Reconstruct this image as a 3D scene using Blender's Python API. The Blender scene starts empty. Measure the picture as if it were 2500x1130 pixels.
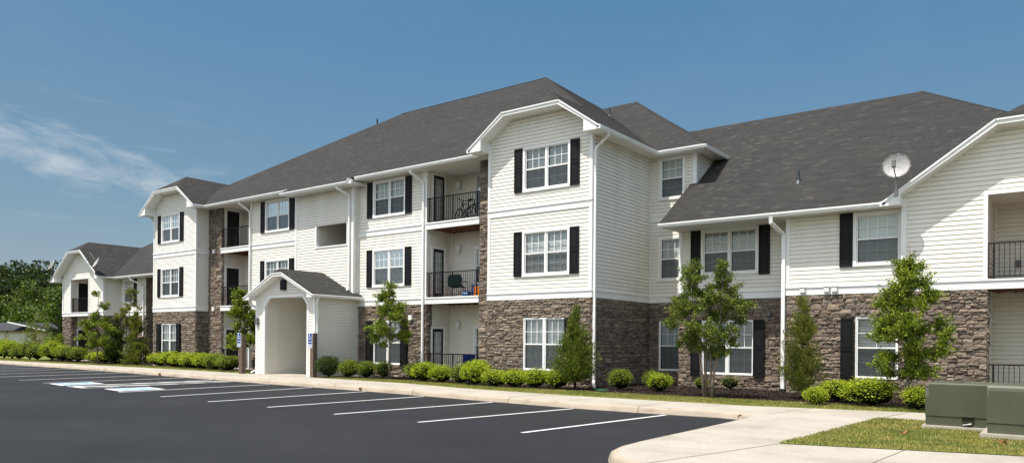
import bpy, bmesh, math, random
import numpy as np
from mathutils import Vector, Matrix
random.seed(7)
S = bpy.context.scene
COL = S.collection
R = math.radians

# ------------------------------------------------------------------ materials
def new_mat(name):
    m = bpy.data.materials.new(name); m.use_nodes = True
    nt = m.node_tree; b = nt.nodes['Principled BSDF']
    return m, nt, b
def lk(nt, a, b): nt.links.new(a, b)
def ramp(nt, fac, stops, interp='LINEAR'):
    r = nt.nodes.new('ShaderNodeValToRGB'); r.color_ramp.interpolation = interp
    el = r.color_ramp.elements
    while len(el) < len(stops): el.new(0.5)
    for e, (p, c) in zip(el, stops):
        e.position = p; e.color = (c[0], c[1], c[2], 1)
    lk(nt, fac, r.inputs[0]); return r.outputs[0]
def noise(nt, scale, detail=3, rough=.55, vec=None, dist=0):
    n = nt.nodes.new('ShaderNodeTexNoise'); n.inputs['Scale'].default_value = scale
    n.inputs['Detail'].default_value = detail; n.inputs['Roughness'].default_value = rough
    n.inputs['Distortion'].default_value = dist
    if vec is not None: lk(nt, vec, n.inputs['Vector'])
    return n.outputs['Fac']
def objco(nt):
    g = nt.nodes.new('ShaderNodeNewGeometry'); return g.outputs['Position']
def mapping(nt, vec, scale=(1,1,1), rot=(0,0,0)):
    m = nt.nodes.new('ShaderNodeMapping'); m.inputs['Scale'].default_value = scale
    m.inputs['Rotation'].default_value = rot
    lk(nt, vec, m.inputs['Vector']); return m.outputs[0]
def mixc(nt, fac, a, b, mode='MIX'):
    m = nt.nodes.new('ShaderNodeMix'); m.data_type = 'RGBA'; m.blend_type = mode
    for sock, v in ((m.inputs[0], fac), (m.inputs[6], a), (m.inputs[7], b)):
        if hasattr(v, 'links'): lk(nt, v, sock)
        elif isinstance(v, (int, float)): sock.default_value = v
        else: sock.default_value = (v[0], v[1], v[2], 1)
    return m.outputs[2]
def math_(nt, op, a, b=0.0, clamp=False):
    m = nt.nodes.new('ShaderNodeMath'); m.operation = op; m.use_clamp = clamp
    for s, v in ((m.inputs[0], a), (m.inputs[1], b)):
        if hasattr(v, 'links'): lk(nt, v, s)
        else: s.default_value = v
    return m.outputs[0]
def bump(nt, b, h, strength=.3, dist=.01):
    n = nt.nodes.new('ShaderNodeBump'); n.inputs['Strength'].default_value = strength
    n.inputs['Distance'].default_value = dist
    lk(nt, h, n.inputs['Height']); lk(nt, n.outputs[0], b.inputs['Normal'])
def simple(name, col, rough=.6, spec=.4, var=.08, vscale=3.0, bmp=0, metal=0):
    m, nt, b = new_mat(name)
    p = objco(nt)
    f = noise(nt, vscale, 4, .6, p)
    lo = [max(0, c*(1-var)) for c in col]; hi = [min(1, c*(1+var)) for c in col]
    lk(nt, ramp(nt, f, [(.3, lo), (.7, hi)]), b.inputs['Base Color'])
    b.inputs['Roughness'].default_value = rough
    b.inputs['Specular IOR Level'].default_value = spec
    b.inputs['Metallic'].default_value = metal
    if bmp: bump(nt, b, noise(nt, 60, 3, .6, p), bmp, .004)
    return m
M = {}
M['siding'] = None
def siding_mat():
    m, nt, b = new_mat('vinyl_siding'); p = objco(nt)
    # each course is a hair lighter or darker; faint vertical grime
    st = noise(nt, 1.0, 4, .6, mapping(nt, p, (1.3, 1.3, .25)))
    big = noise(nt, .35, 3, .5, p)
    f = math_(nt, 'ADD', math_(nt, 'MULTIPLY', st, .6), math_(nt, 'MULTIPLY', big, .4))
    c = ramp(nt, f, [(.3, (.665, .63, .54)), (.5, (.745, .715, .63)), (.7, (.78, .758, .685))])
    lk(nt, c, b.inputs['Base Color']); b.inputs['Roughness'].default_value = .55
    b.inputs['Specular IOR Level'].default_value = .3
    bump(nt, b, noise(nt, 6, 3, .6, mapping(nt, p, (1, 1, .2))), .15, .01)
    return m
M['siding'] = siding_mat()
M['trim'] = simple('white_trim', (.78, .775, .75), .45, .4, .035, 2.0)
M['soffit'] = simple('cream_soffit', (.74, .72, .66), .6, .3, .03, 2.0)
M['shutter'] = simple('black_shutter', (.005, .005, .006), .6, .25, .25, 4.0)
M['iron'] = simple('black_iron', (.006, .006, .007), .55, .25, .2)
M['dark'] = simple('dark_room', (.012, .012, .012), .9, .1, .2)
M['blackdoor'] = simple('black_door', (.008, .008, .009), .5, .3, .2)
M['blind'] = simple('white_blind', (.66, .665, .65), .5, .3, .03)
M['wooddeck'] = simple('brown_deck_wood', (.16, .065, .03), .75, .2, .35, 6.0)
M['grey'] = simple('grey_plastic', (.12, .12, .12), .5, .4, .1)
M['vinylframe'] = simple('white_vinyl_frame', (.80, .80, .78), .35, .5, .02)
M['steel'] = simple('grey_steel', (.28, .29, .29), .4, .5, .1, metal=.6)
M['dish'] = simple('pale_dish_paint', (.74, .72, .70), .45, .4, .04)
M['rubber'] = simple('black_rubber', (.015, .015, .016), .7, .3, .2)
M['green_fabric'] = simple('dark_green_fabric', (.002, .014, .012), .85, .1, .2)
M['blue_fabric'] = simple('blue_fabric', (.003, .022, .14), .8, .15, .15)
M['blue_plastic'] = simple('blue_plastic', (.006, .045, .22), .35, .5, .1)
M['paleblue'] = simple('pale_blue_plastic', (.25, .5, .7), .35, .5, .1)
M['orange'] = simple('orange_plastic', (.8, .27, .03), .4, .4, .1)
M['red'] = simple('red_cloth', (.22, .012, .014), .8, .2, .35, 25)
M['sign_blue'] = simple('sign_blue', (.005, .045, .22), .4, .4, .05)
M['sign_white'] = simple('sign_white', (.8, .82, .85), .4, .4, .02)
M['greenplastic'] = simple('green_plastic', (.03, .22, .13), .5, .4, .1)
M['metalvent'] = simple('lead_pipe', (.05, .055, .06), .5, .4, .2)

def glass_mat(name, tint=(.9,.95,.95), screen=0.0):
    m, nt, b = new_mat(name); nt.nodes.remove(b)
    out = nt.nodes['Material Output']
    t = nt.nodes.new('ShaderNodeBsdfTransparent'); t.inputs[0].default_value = (*tint, 1)
    g = nt.nodes.new('ShaderNodeBsdfGlossy'); g.inputs['Roughness'].default_value = .03
    g.inputs[0].default_value = (1, 1, 1, 1)
    fr = nt.nodes.new('ShaderNodeFresnel'); fr.inputs[0].default_value = 1.5
    # old float glass is never quite flat
    bp = nt.nodes.new('ShaderNodeBump'); bp.inputs['Strength'].default_value = .05; bp.inputs['Distance'].default_value = .02
    lk(nt, noise(nt, 1.6, 1, .4, objco(nt)), bp.inputs['Height'])
    lk(nt, bp.outputs[0], g.inputs['Normal'])
    f2 = math_(nt, 'ADD', math_(nt, 'MULTIPLY', fr.outputs[0], .8, True), .02, True)
    mx = nt.nodes.new('ShaderNodeMixShader'); lk(nt, f2, mx.inputs[0])
    lk(nt, t.outputs[0], mx.inputs[1]); lk(nt, g.outputs[0], mx.inputs[2])
    lk(nt, mx.outputs[0], out.inputs[0]); return m
M['glass'] = glass_mat('window_glass')
def screen_mat():
    m, nt, b = new_mat('insect_screen'); nt.nodes.remove(b)
    out = nt.nodes['Material Output']
    t = nt.nodes.new('ShaderNodeBsdfTransparent')
    d = nt.nodes.new('ShaderNodeBsdfDiffuse'); d.inputs[0].default_value = (.055, .062, .068, 1)
    mx = nt.nodes.new('ShaderNodeMixShader'); mx.inputs[0].default_value = .50
    lk(nt, t.outputs[0], mx.inputs[1]); lk(nt, d.outputs[0], mx.inputs[2]); lk(nt, mx.outputs[0], out.inputs[0])
    return m
M['screen'] = screen_mat()

def shingle_mat():
    m, nt, b = new_mat('asphalt_shingles')
    uv = nt.nodes.new('ShaderNodeUVMap').outputs[0]
    def bricks(c1, c2, mortar, w, off):
        br = nt.nodes.new('ShaderNodeTexBrick'); lk(nt, uv, br.inputs['Vector'])
        br.inputs['Scale'].default_value = 1; br.inputs['Brick Width'].default_value = w
        br.inputs['Row Height'].default_value = .14; br.inputs['Mortar Size'].default_value = .006
        br.inputs['Color1'].default_value = c1; br.inputs['Color2'].default_value = c2
        br.inputs['Mortar'].default_value = mortar; br.offset = off; br.inputs['Bias'].default_value = 0
        return br.outputs['Color']
    a = bricks((0,0,0,1), (1,1,1,1), (.3,.3,.3,1), .22, .37)
    a2 = bricks((0,0,0,1), (1,1,1,1), (.5,.5,.5,1), .23, .61)
    c = ramp(nt, a, [(0, (.029, .0278, .0262)), (.5, (.033, .0315, .0295)), (.90, (.0365, .0348, .0325)), (.96, (.047, .045, .042)), (1, (.054, .051, .047))])
    c2 = ramp(nt, a2, [(0, (.88, .88, .88)), (.55, (1, 1, 1)), (1, (1.08, 1.07, 1.05))])
    c = mixc(nt, 1, c, c2, 'MULTIPLY')
    p = objco(nt)
    wst = ramp(nt, noise(nt, .5, 4, .6, p), [(.35, (.90, .91, .92)), (.7, (1.07, 1.05, 1.02))])
    c = mixc(nt, 1, c, wst, 'MULTIPLY')
    gr = ramp(nt, noise(nt, 90, 2, .7, p), [(.3, (.75, .75, .75)), (.7, (1.25, 1.25, 1.25))])
    c = mixc(nt, .6, c, gr, 'MULTIPLY')
    lk(nt, c, b.inputs['Base Color']); b.inputs['Roughness'].default_value = .9
    b.inputs['Specular IOR Level'].default_value = .25
    bump(nt, b, a, .35, .008)
    return m
M['shingle'] = shingle_mat()

def stone_mat():
    m, nt, b = new_mat('ledge_stone')
    g = nt.nodes.new('ShaderNodeNewGeometry'); rnd = g.outputs['Random Per Island']; p = g.outputs['Position']
    c = ramp(nt, rnd, [(0, (.118, .092, .073)), (.2, (.152, .118, .091)), (.4, (.192, .150, .114)), (.6, (.168, .142, .118)), (.78, (.215, .170, .128)), (.92, (.235, .180, .130)), (1, (.268, .222, .178))])
    f = noise(nt, 9, 5, .65, p)
    c = mixc(nt, .8, c, ramp(nt, f, [(.25, (.62, .62, .63)), (.5, (1, 1, 1)), (.75, (1.35, 1.3, 1.25))]), 'MULTIPLY')
    lk(nt, c, b.inputs['Base Color']); b.inputs['Roughness'].default_value = .85
    b.inputs['Specular IOR Level'].default_value = .25
    bump(nt, b, noise(nt, 26, 5, .7, p), .8, .02)
    return m
M['stone'] = stone_mat()
M['mortar'] = simple('dark_mortar', (.05, .043, .038), .95, .1, .2)

def concrete_mat():
    m, nt, b = new_mat('pale_concrete'); p = objco(nt)
    f = noise(nt, .7, 6, .65, p); g = noise(nt, 12, 4, .6, p)
    c = ramp(nt, f, [(.3, (.27, .247, .205)), (.5, (.355, .327, .277)), (.7, (.40, .37, .32))])
    c = mixc(nt, .5, c, ramp(nt, g, [(.3, (.86, .85, .83)), (.6, (1.05, 1.05, 1.05))]), 'MULTIPLY')
    v = noise(nt, 2.2, 5, .7, mapping(nt, p, (1, 1, 1)), 1.5)
    c = mixc(nt, ramp(nt, v, [(.62, (0, 0, 0)), (.78, (.35, .35, .35))]), c, (.30, .26, .21))
    lk(nt, c, b.inputs['Base Color']); b.inputs['Roughness'].default_value = .85
    b.inputs['Specular IOR Level'].default_value = .2
    bump(nt, b, noise(nt, 150, 3, .6, p), .25, .003)
    return m
M['concrete'] = concrete_mat()
def kerb_mat():
    m, nt, b = new_mat('kerb_concrete'); p = objco(nt)
    f = noise(nt, 1.6, 6, .7, mapping(nt, p, (1, 1, 4)))
    c = ramp(nt, f, [(.28, (.20, .16, .115)), (.45, (.33, .275, .21)), (.7, (.40, .34, .27))])
    lk(nt, c, b.inputs['Base Color']); b.inputs['Roughness'].default_value = .9
    bump(nt, b, noise(nt, 80, 3, .6, p), .3, .004); return m
M['kerb'] = kerb_mat()
M['joint'] = simple('dark_joint', (.16, .14, .115), .95, .1, .2)
def asphalt_mat():
    m, nt, b = new_mat('fresh_asphalt'); p = objco(nt)
    f = noise(nt, .22, 5, .6, p); s = noise(nt, 1.1, 5, .7, mapping(nt, p, (.5, 1.4, 1), (0, 0, .5)))
    c = ramp(nt, f, [(.3, (.0078, .0088, .0106)), (.7, (.0150, .0162, .0186))])
    c = mixc(nt, .7, c, ramp(nt, s, [(.3, (.78, .78, .80)), (.65, (1.2, 1.2, 1.18))]), 'MULTIPLY')
    gr = noise(nt, 110, 2, .7, p)
    oil = ramp(nt, noise(nt, .55, 4, .5, mapping(nt, p, (1, 1, 1), (0, 0, .3)), .6), [(.26, (.62, .62, .64)), (.34, (1, 1, 1))]); c = mixc(nt, 1, c, oil, 'MULTIPLY')
    sc_ = ramp(nt, noise(nt, 1.0, 6, .75, mapping(nt, p, (.35, 5.0, 1), (0, 0, .12))), [(.60, (1, 1, 1)), (.74, (1.45, 1.42, 1.38))]); c = mixc(nt, 1, c, sc_, 'MULTIPLY')
    c = mixc(nt, .7, c, ramp(nt, gr, [(.3, (.7, .7, .7)), (.7, (1.3, 1.3, 1.3))]), 'MULTIPLY')
    lk(nt, c, b.inputs['Base Color']); b.inputs['Roughness'].default_value = .8
    b.inputs['Specular IOR Level'].default_value = .28
    bump(nt, b, gr, .5, .004); return m
M['asphalt'] = asphalt_mat()
def paint_mat():
    m, nt, b = new_mat('road_paint'); p = objco(nt)
    w = noise(nt, 14, 5, .75, p)
    c = ramp(nt, w, [(.30, (.24, .24, .24)), (.42, (.58, .58, .56)), (.7, (.64, .64, .62))])
    lk(nt, c, b.inputs['Base Color']); b.inputs['Roughness'].default_value = .7; return m
M['paint'] = paint_mat()
M['bluepaint'] = simple('faded_blue_paint', (.24, .38, .62), .7, .2, .25, 5)
def lawn_mat():
    m, nt, b = new_mat('lawn_turf'); p = objco(nt)
    f = noise(nt, 1.7, 6, .7, p); g = noise(nt, 40, 3, .7, p)
    c = ramp(nt, f, [(.3, (.09, .13, .026)), (.5, (.16, .19, .045)), (.7, (.27, .26, .09))])
    c = mixc(nt, .8, c, ramp(nt, g, [(.3, (.6, .6, .6)), (.7, (1.4, 1.4, 1.4))]), 'MULTIPLY')
    lk(nt, c, b.inputs['Base Color']); b.inputs['Roughness'].default_value = .95
    b.inputs['Specular IOR Level'].default_value = .1
    bump(nt, b, g, 1, .03); return m
M['lawn'] = lawn_mat()
def mulch_mat():
    m, nt, b = new_mat('bark_mulch'); p = objco(nt)
    g = noise(nt, 32, 5, .75, p)
    c = ramp(nt, g, [(.3, (.010, .007, .006)), (.55, (.030, .021, .017)), (.75, (.09, .066, .053))])
    lk(nt, c, b.inputs['Base Color']); b.inputs['Roughness'].default_value = .95
    b.inputs['Specular IOR Level'].default_value = .1
    bump(nt, b, g, 1, .06); return m
M['mulch'] = mulch_mat()
def chip_mat(name, stops, rough=.9):
    m, nt, b = new_mat(name); g = nt.nodes.new('ShaderNodeNewGeometry')
    lk(nt, ramp(nt, g.outputs['Random Per Island'], stops), b.inputs['Base Color'])
    b.inputs['Roughness'].default_value = rough; b.inputs['Specular IOR Level'].default_value = .15
    return m
M['chip'] = chip_mat('bark_chips', [(0, (.012, .009, .007)), (.6, (.035, .025, .02)), (1, (.12, .09, .07))])
def leaf_mat(name, stops, trans=.35, rough=.5):
    m, nt, b = new_mat(name)
    out = nt.nodes['Material Output']
    g = nt.nodes.new('ShaderNodeNewGeometry')
    c = ramp(nt, g.outputs['Random Per Island'], stops)
    big = ramp(nt, noise(nt, 2.2, 2, .5, g.outputs['Position']), [(.35, (.82, .86, .8)), (.65, (1.15, 1.1, 1.05))])
    c = mixc(nt, 1, c, big, 'MULTIPLY')
    lk(nt, c, b.inputs['Base Color']); b.inputs['Roughness'].default_value = rough
    b.inputs['Specular IOR Level'].default_value = .3
    t = nt.nodes.new('ShaderNodeBsdfTranslucent')
    lk(nt, mixc(nt, 1, c, (1.25, 1.35, .6), 'MULTIPLY'), t.inputs[0])
    mx = nt.nodes.new('ShaderNodeMixShader'); mx.inputs[0].default_value = trans
    lk(nt, b.outputs[0], mx.inputs[1]); lk(nt, t.outputs[0], mx.inputs[2]); lk(nt, mx.outputs[0], out.inputs[0])
    return m
M['leaf_lime'] = leaf_mat('lime_leaves', [(0, (.10, .14, .008)), (.5, (.27, .35, .010)), (1, (.54, .60, .05))], .25)
M['leaf_mid'] = leaf_mat('mid_green_leaves', [(0, (.04, .065, .009)), (.5, (.13, .19, .014)), (.85, (.27, .33, .03)), (1, (.48, .52, .09))], .26)
M['leaf_dark'] = leaf_mat('dark_green_leaves', [(0, (.014, .030, .008)), (.5, (.035, .065, .013)), (1, (.09, .13, .03))], .2)
M['leaf_olive'] = leaf_mat('olive_leaves', [(0, (.08, .10, .022)), (.5, (.15, .17, .035)), (1, (.26, .25, .07))])
M['leaf_tree'] = leaf_mat('tree_leaves', [(0, (.024, .042, .008)), (.5, (.085, .125, .014)), (.85, (.19, .24, .03)), (1, (.40, .44, .12))], .26)
M['leaf_wood'] = leaf_mat('woodland_leaves', [(0, (.008, .020, .005)), (.5, (.026, .050, .009)), (1, (.085, .12, .022))], .18)
M['leaf_wood2'] = leaf_mat('bright_woodland_leaves', [(0, (.022, .045, .008)), (.5, (.065, .11, .014)), (1, (.18, .23, .035))], .2)
M['core'] = simple('shrub_core_shade', (.010, .014, .006), .95, .05, .3, 9)
M['bark'] = simple('grey_bark', (.17, .135, .105), .9, .15, .35, 14, .5)
M['bark_dark'] = simple('dark_bark', (.05, .035, .028), .9, .15, .3, 14, .5)
M['post_wood'] = simple('weathered_post', (.13, .095, .075), .9, .1, .45, 12, .5)
def box_mat():
    m, nt, b = new_mat('green_enamel'); p = objco(nt)
    f = noise(nt, 1.3, 5, .6, mapping(nt, p, (1, 1, .6)))
    c = ramp(nt, f, [(.3, (.052, .058, .033)), (.7, (.074, .080, .050))])
    lk(nt, c, b.inputs['Base Color']); b.inputs['Roughness'].default_value = .42
    b.inputs['Specular IOR Level'].default_value = .5
    bump(nt, b, noise(nt, 2.5, 2, .5, p), .12, .02); return m
M['enamel'] = box_mat()
M['garagewall'] = simple('tan_stucco', (.42, .36, .28), .8, .2, .06)
M['garagedoor'] = simple('garage_door_paint', (.45, .44, .42), .6, .3, .04)
M['farroof'] = simple('dark_far_roof', (.045, .047, .052), .9, .2, .12, 2)

# ------------------------------------------------------------------ object helpers
def link(o, parent=None):
    COL.objects.link(o)
    if parent: o.parent = parent
    return o
def obj(name, bm, mat, parent=None, smooth=False, recalc=True):
    me = bpy.data.meshes.new(name)
    if isinstance(bm, bmesh.types.BMesh):
        if recalc: bmesh.ops.recalc_face_normals(bm, faces=bm.faces)
        bm.to_mesh(me); bm.free()
    else: me = bm; me.name = name
    if not me.materials: me.materials.append(mat)
    if smooth: me.polygons.foreach_set('use_smooth', [True]*len(me.polygons))
    return link(bpy.data.objects.new(name, me), parent)
def tag(o, label=None, cat=None, group=None, kind=None):
    if label: o['label'] = label
    if cat: o['category'] = cat
    if group: o['group'] = group
    if kind: o['kind'] = kind
    return o
def empty(name, loc, label, cat, group=None, rz=0):
    o = bpy.data.objects.new(name, None); link(o); o.location = loc; o.rotation_euler = (0, 0, rz)
    o.empty_display_size = .2
    return tag(o, label, cat, group)
def dup(root, loc, rz, label, sc=(1,1,1)):
    r = root.copy(); COL.objects.link(r); r.location = loc; r.rotation_euler = (0, 0, rz); r.scale = sc
    r['label'] = label
    for ch in root.children:
        c = ch.copy(); COL.objects.link(c); c.parent = r
        for g in ch.children:
            d = g.copy(); COL.objects.link(d); d.parent = c
    return r
def box(bm, x0, x1, y0, y1, z0, z1):
    v = [bm.verts.new((x, y, z)) for z in (z0, z1) for y in (y0, y1) for x in (x0, x1)]
    for f in ((0,2,3,1),(4,5,7,6),(0,1,5,4),(2,6,7,3),(0,4,6,2),(1,3,7,5)): bm.faces.new([v[i] for i in f])
def B(*boxes):
    bm = bmesh.new()
    for b in boxes: box(bm, *b)
    return bm
def prism(bm, pts, a0, a1, axis='y'):
    """pts 2-D outline; extruded between a0 and a1 along axis"""
    def P(p, a):
        return {'y': (p[0], a, p[1]), 'x': (a, p[0], p[1]), 'z': (p[0], p[1], a)}[axis]
    A = [bm.verts.new(P(p, a0)) for p in pts]; Bv = [bm.verts.new(P(p, a1)) for p in pts]
    bm.faces.new(A[::-1]); bm.faces.new(Bv)
    n = len(pts)
    for i in range(n): bm.faces.new((A[i], A[(i+1)%n], Bv[(i+1)%n], Bv[i]))
def tube(bm, pts, rads, n=8, cap=True):
    pts = [Vector(p) for p in pts]
    if isinstance(rads, (int, float)): rads = [rads]*len(pts)
    rings = []
    for i, p in enumerate(pts):
        d = (pts[min(i+1, len(pts)-1)]-pts[max(i-1, 0)]).normalized()
        a = d.orthogonal().normalized()
        if i:  # keep frame steady
            a = (pa - d*pa.dot(d)).normalized()
        pa = a; b = d.cross(a)
        rings.append([bm.verts.new(p+(a*math.cos(2*math.pi*k/n)+b*math.sin(2*math.pi*k/n))*rads[i]) for k in range(n)])
    for r0, r1 in zip(rings, rings[1:]):
        for k in range(n): bm.faces.new((r0[k], r0[(k+1)%n], r1[(k+1)%n], r1[k]))
    if cap: bm.faces.new(rings[0][::-1]); bm.faces.new(rings[-1])
def rtube(bm, pts, w, d):
    """rectangular downspout along pts; w along X, d along Y"""
    pts = [Vector(p) for p in pts]; rings = []
    for i, p in enumerate(pts):
        t = (pts[min(i+1, len(pts)-1)]-pts[max(i-1, 0)]).normalized()
        ax = Vector((1,0,0)); ax = (ax - t*ax.dot(t)).normalized()
        if abs(t.x) > .8: ax = Vector((0,0,1))
        ay = t.cross(ax).normalized()
        rings.append([bm.verts.new(p+ax*sx*w/2+ay*sy*d/2) for sx, sy in ((-1,-1),(1,-1),(1,1),(-1,1))])
    for r0, r1 in zip(rings, rings[1:]):
        for k in range(4): bm.faces.new((r0[k], r0[(k+1)%4], r1[(k+1)%4], r1[k]))
    bm.faces.new(rings[0][::-1]); bm.faces.new(rings[-1])

def strips(outline, holes, pitch, t0=None):
    """scan a (possibly non-convex) outline into course strips; yields (ta,tb,[(sa,sb,sc,sd)...])"""
    ts = [p[1] for p in outline]; lo, hi = min(ts), max(ts)
    lv = set(ts)
    for h in holes: lv |= {h[2], h[3]}
    k = math.floor(lo/pitch)
    while k*pitch < hi+pitch: lv.add(k*pitch); k += 1
    lv = sorted(t for t in lv if lo-1e-6 <= t <= hi+1e-6)
    out = []
    for ta, tb in zip(lv, lv[1:]):
        if tb-ta < 1e-4: continue
        tm = (ta+tb)/2; cr = []
        n = len(outline)
        for i in range(n):
            (s0, u0), (s1, u1) = outline[i], outline[(i+1)%n]
            if (u0-tm)*(u1-tm) < 0:
                f = lambda t: s0+(s1-s0)*(t-u0)/(u1-u0)
                cr.append((f(tm), f(ta), f(tb)))
        cr.sort(); iv = [(cr[i], cr[i+1]) for i in range(0, len(cr)-1, 2)]
        for h in holes:
            if h[2] < tm < h[3]:
                nv = []
                for l, r in iv:
                    if h[1] <= l[0] or h[0] >= r[0]: nv.append((l, r)); continue
                    if h[0] > l[0]: nv.append((l, (h[0],)*3))
                    if h[1] < r[0]: nv.append(((h[1],)*3, r))
                iv = nv
        out.append((ta, tb, iv))
    return out
def courses(P0, u, v, n, outline, holes, pitch, thick, uv=False, gap=0):
    """lapped boards / shingle rows as real stepped geometry"""
    P0, u, v, n = map(Vector, (P0, u, v, n))
    bm = bmesh.new(); ul = bm.loops.layers.uv.new('UVMap') if uv else None
    def pt(s, t, o): return P0+u*s+v*t+n*o
    def face(pp, ss):
        vs = [bm.verts.new(p) for p in pp]; f = bm.faces.new(vs)
        if f.normal.length == 0: f.normal_update()
        if ul:
            for lp, st in zip(f.loops, ss): lp[ul].uv = st
    for ta, tb, iv in strips(outline, holes, pitch):
        k = math.floor((ta+1e-6)/pitch); oa = thick*(1-(ta/pitch-k)); ob = thick*(1-(tb/pitch-k))
        oa = max(0, min(thick, oa)); ob = max(0, ob)
        isstart = abs(ta/pitch-k) < 1e-4
        for l, r in iv:
            if gap and isstart and tb-ta > gap*1.5:
                tg = ta+gap; dp = -.022
                face([pt(l[1], tg, dp), pt(r[1], tg, dp), pt(r[1], tg, oa), pt(l[1], tg, oa)], [(0, 0)]*4)
                face([pt(l[1], ta, dp), pt(r[1], ta, dp), pt(r[1], tg, dp), pt(l[1], tg, dp)], [(0, 0)]*4)
                face([pt(l[1], ta, 0), pt(r[1], ta, 0), pt(r[1], ta, dp), pt(l[1], ta, dp)], [(0, 0)]*4)
                face([pt(l[1], tg, oa), pt(r[1], tg, oa), pt(r[2], tb, ob), pt(l[2], tb, ob)], [(0, 0)]*4)
                continue
            face([pt(l[1], ta, oa), pt(r[1], ta, oa), pt(r[2], tb, ob), pt(l[2], tb, ob)],
                 [(l[1], ta+1e-3), (r[1], ta+1e-3), (r[2], tb-1e-3), (l[2], tb-1e-3)])
            if isstart:
                face([pt(l[1], ta, 0), pt(r[1], ta, 0), pt(r[1], ta, oa), pt(l[1], ta, oa)],
                     [(l[1], ta+1e-3)]*4)
    return bm
FACE = {'-y': ((1,0,0), (0,-1,0)), '+x': ((0,1,0), (1,0,0)), '-x': ((0,-1,0), (-1,0,0)), '+y': ((-1,0,0), (0,1,0))}
def siding(plane, facing, outline, holes=(), parent=None, name='siding_wall', backing=True):
    """outline in (horizontal world coordinate, z)"""
    u, n = FACE[facing]
    ax = 0 if facing in ('-y', '+y') else 1
    P0 = (0, plane, 0) if ax == 0 else (plane, 0, 0)
    sg = u[ax]
    ol = [(p[0]*sg, p[1]) for p in outline]; hl = [(min(h[0]*sg, h[1]*sg), max(h[0]*sg, h[1]*sg), h[2], h[3]) for h in holes]
    bm = courses(P0, u, (0,0,1), n, ol, hl, .125, .013, gap=.012)
    return obj(name, bm, M['siding'], parent, recalc=False)
def rect(a, b, z0, z1): return [(a, z0), (b, z0), (b, z1), (a, z1)]

def stone(plane, facing, a0, a1, z0, z1, holes=(), parent=None, seed=0):
    rnd = random.Random(seed*13+5)
    u, n = FACE[facing]; u, n = Vector(u), Vector(n)
    ax = 0 if facing in ('-y', '+y') else 1
    P0 = Vector((0, plane, 0) if ax == 0 else (plane, 0, 0)); sg = u[ax]
    A0, A1 = sorted((a0*sg, a1*sg)); hl = [(min(h[0]*sg, h[1]*sg), max(h[0]*sg, h[1]*sg), h[2], h[3]) for h in holes]
    V = Vector((0,0,1))
    def pt(s, t, o): return P0+u*s+V*t+n*o
    bm = bmesh.new()
    def one(s0, s1, t0, t1):
        g = .006; s0 += g; s1 -= g; t0 += g*.7; t1 -= g*.7
        if s1-s0 < .03 or t1-t0 < .02: return
        pr = rnd.uniform(.014, .050); nx = 4 if s1-s0 > .2 else 3; nz = 3
        tl = rnd.uniform(-.012, .012); tv = rnd.uniform(-.010, .024)
        grid = []
        for j in range(nz+1):
            row = []
            for i in range(nx+1):
                fi, fj = i/nx, j/nz
                edge = (i in (0, nx)) or (j in (0, nz))
                o = pr+tl*(fi-.5)*2+tv*(.5-fj)*2+rnd.uniform(-.011, .011)-(.012 if edge else 0)
                s = s0+(s1-s0)*fi+(rnd.uniform(-.008, .008)); t = t0+(t1-t0)*fj+rnd.uniform(-.007, .007)
                row.append(bm.verts.new(pt(min(max(s, A0), A1), t, max(.004, o))))
            grid.append(row)
        for j in range(nz):
            for i in range(nx): bm.faces.new((grid[j][i], grid[j][i+1], grid[j+1][i+1], grid[j+1][i]))
        ring = grid[0]+[grid[j][nx] for j in range(1, nz+1)]+grid[nz][nx-1::-1]+[grid[j][0] for j in range(nz-1, 0, -1)]
        back = []
        for vtx in ring:
            c = vtx.co - n*(vtx.co-P0).dot(n) - n*.012
            back.append(bm.verts.new(c))
        m = len(ring)
        for i in range(m): bm.faces.new((ring[i], back[i], back[(i+1)%m], ring[(i+1)%m]))
    lv = sorted({z0, z1} | {z for h in hl for z in (h[2], h[3]) if z0 < z < z1})
    for za, zb in zip(lv, lv[1:]):
        z = za
        while z < zb-1e-3:
            hgt = rnd.choice((.07, .09, .11, .13, .16, .20))
            if zb-z-hgt < .09: hgt = zb-z
            if hgt > .30: hgt = hgt/2
            iv = [(A0, A1)]; zm = z+hgt/2
            for h in hl:
                if h[2] < zm < h[3]:
                    iv = [x for l, r in iv for x in ((l, min(r, h[0])), (max(l, h[1]), r)) if x[1]-x[0] > .02]
            for l, r in iv:
                s = l
                while s < r-1e-3:
                    w = rnd.uniform(.10, .36)*(1.15 if hgt > .15 else .9)
                    if r-s-w < .12: w = r-s
                    if hgt > .15 and rnd.random() < .5:
                        k = rnd.uniform(.35, .65)
                        w2 = w*rnd.uniform(.4, .6)
                        one(s, s+w, z, z+hgt*k)
                        if rnd.random() < .5 and w > .3: one(s, s+w2, z+hgt*k, z+hgt); one(s+w2, s+w, z+hgt*k, z+hgt)
                        else: one(s, s+w, z+hgt*k, z+hgt)
                    else: one(s, s+w, z, z+hgt)
                    s += w
            z += hgt
    o = obj('stone_wall', bm, M['stone'], parent, recalc=True)
    # mortar backing just behind the faces of the stones
    bk = bmesh.new()
    for ta, tb, iv in strips([(A0, z0), (A1, z0), (A1, z1), (A0, z1)], hl, 50):
        for l, r in iv:
            bk.faces.new([bk.verts.new(pt(*q)) for q in ((l[1], ta, 0), (r[1], ta, 0), (r[2], tb, 0), (l[2], tb, 0))])
    obj('mortar_bed', bk, M['mortar'], o, recalc=False)
    return o

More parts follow.
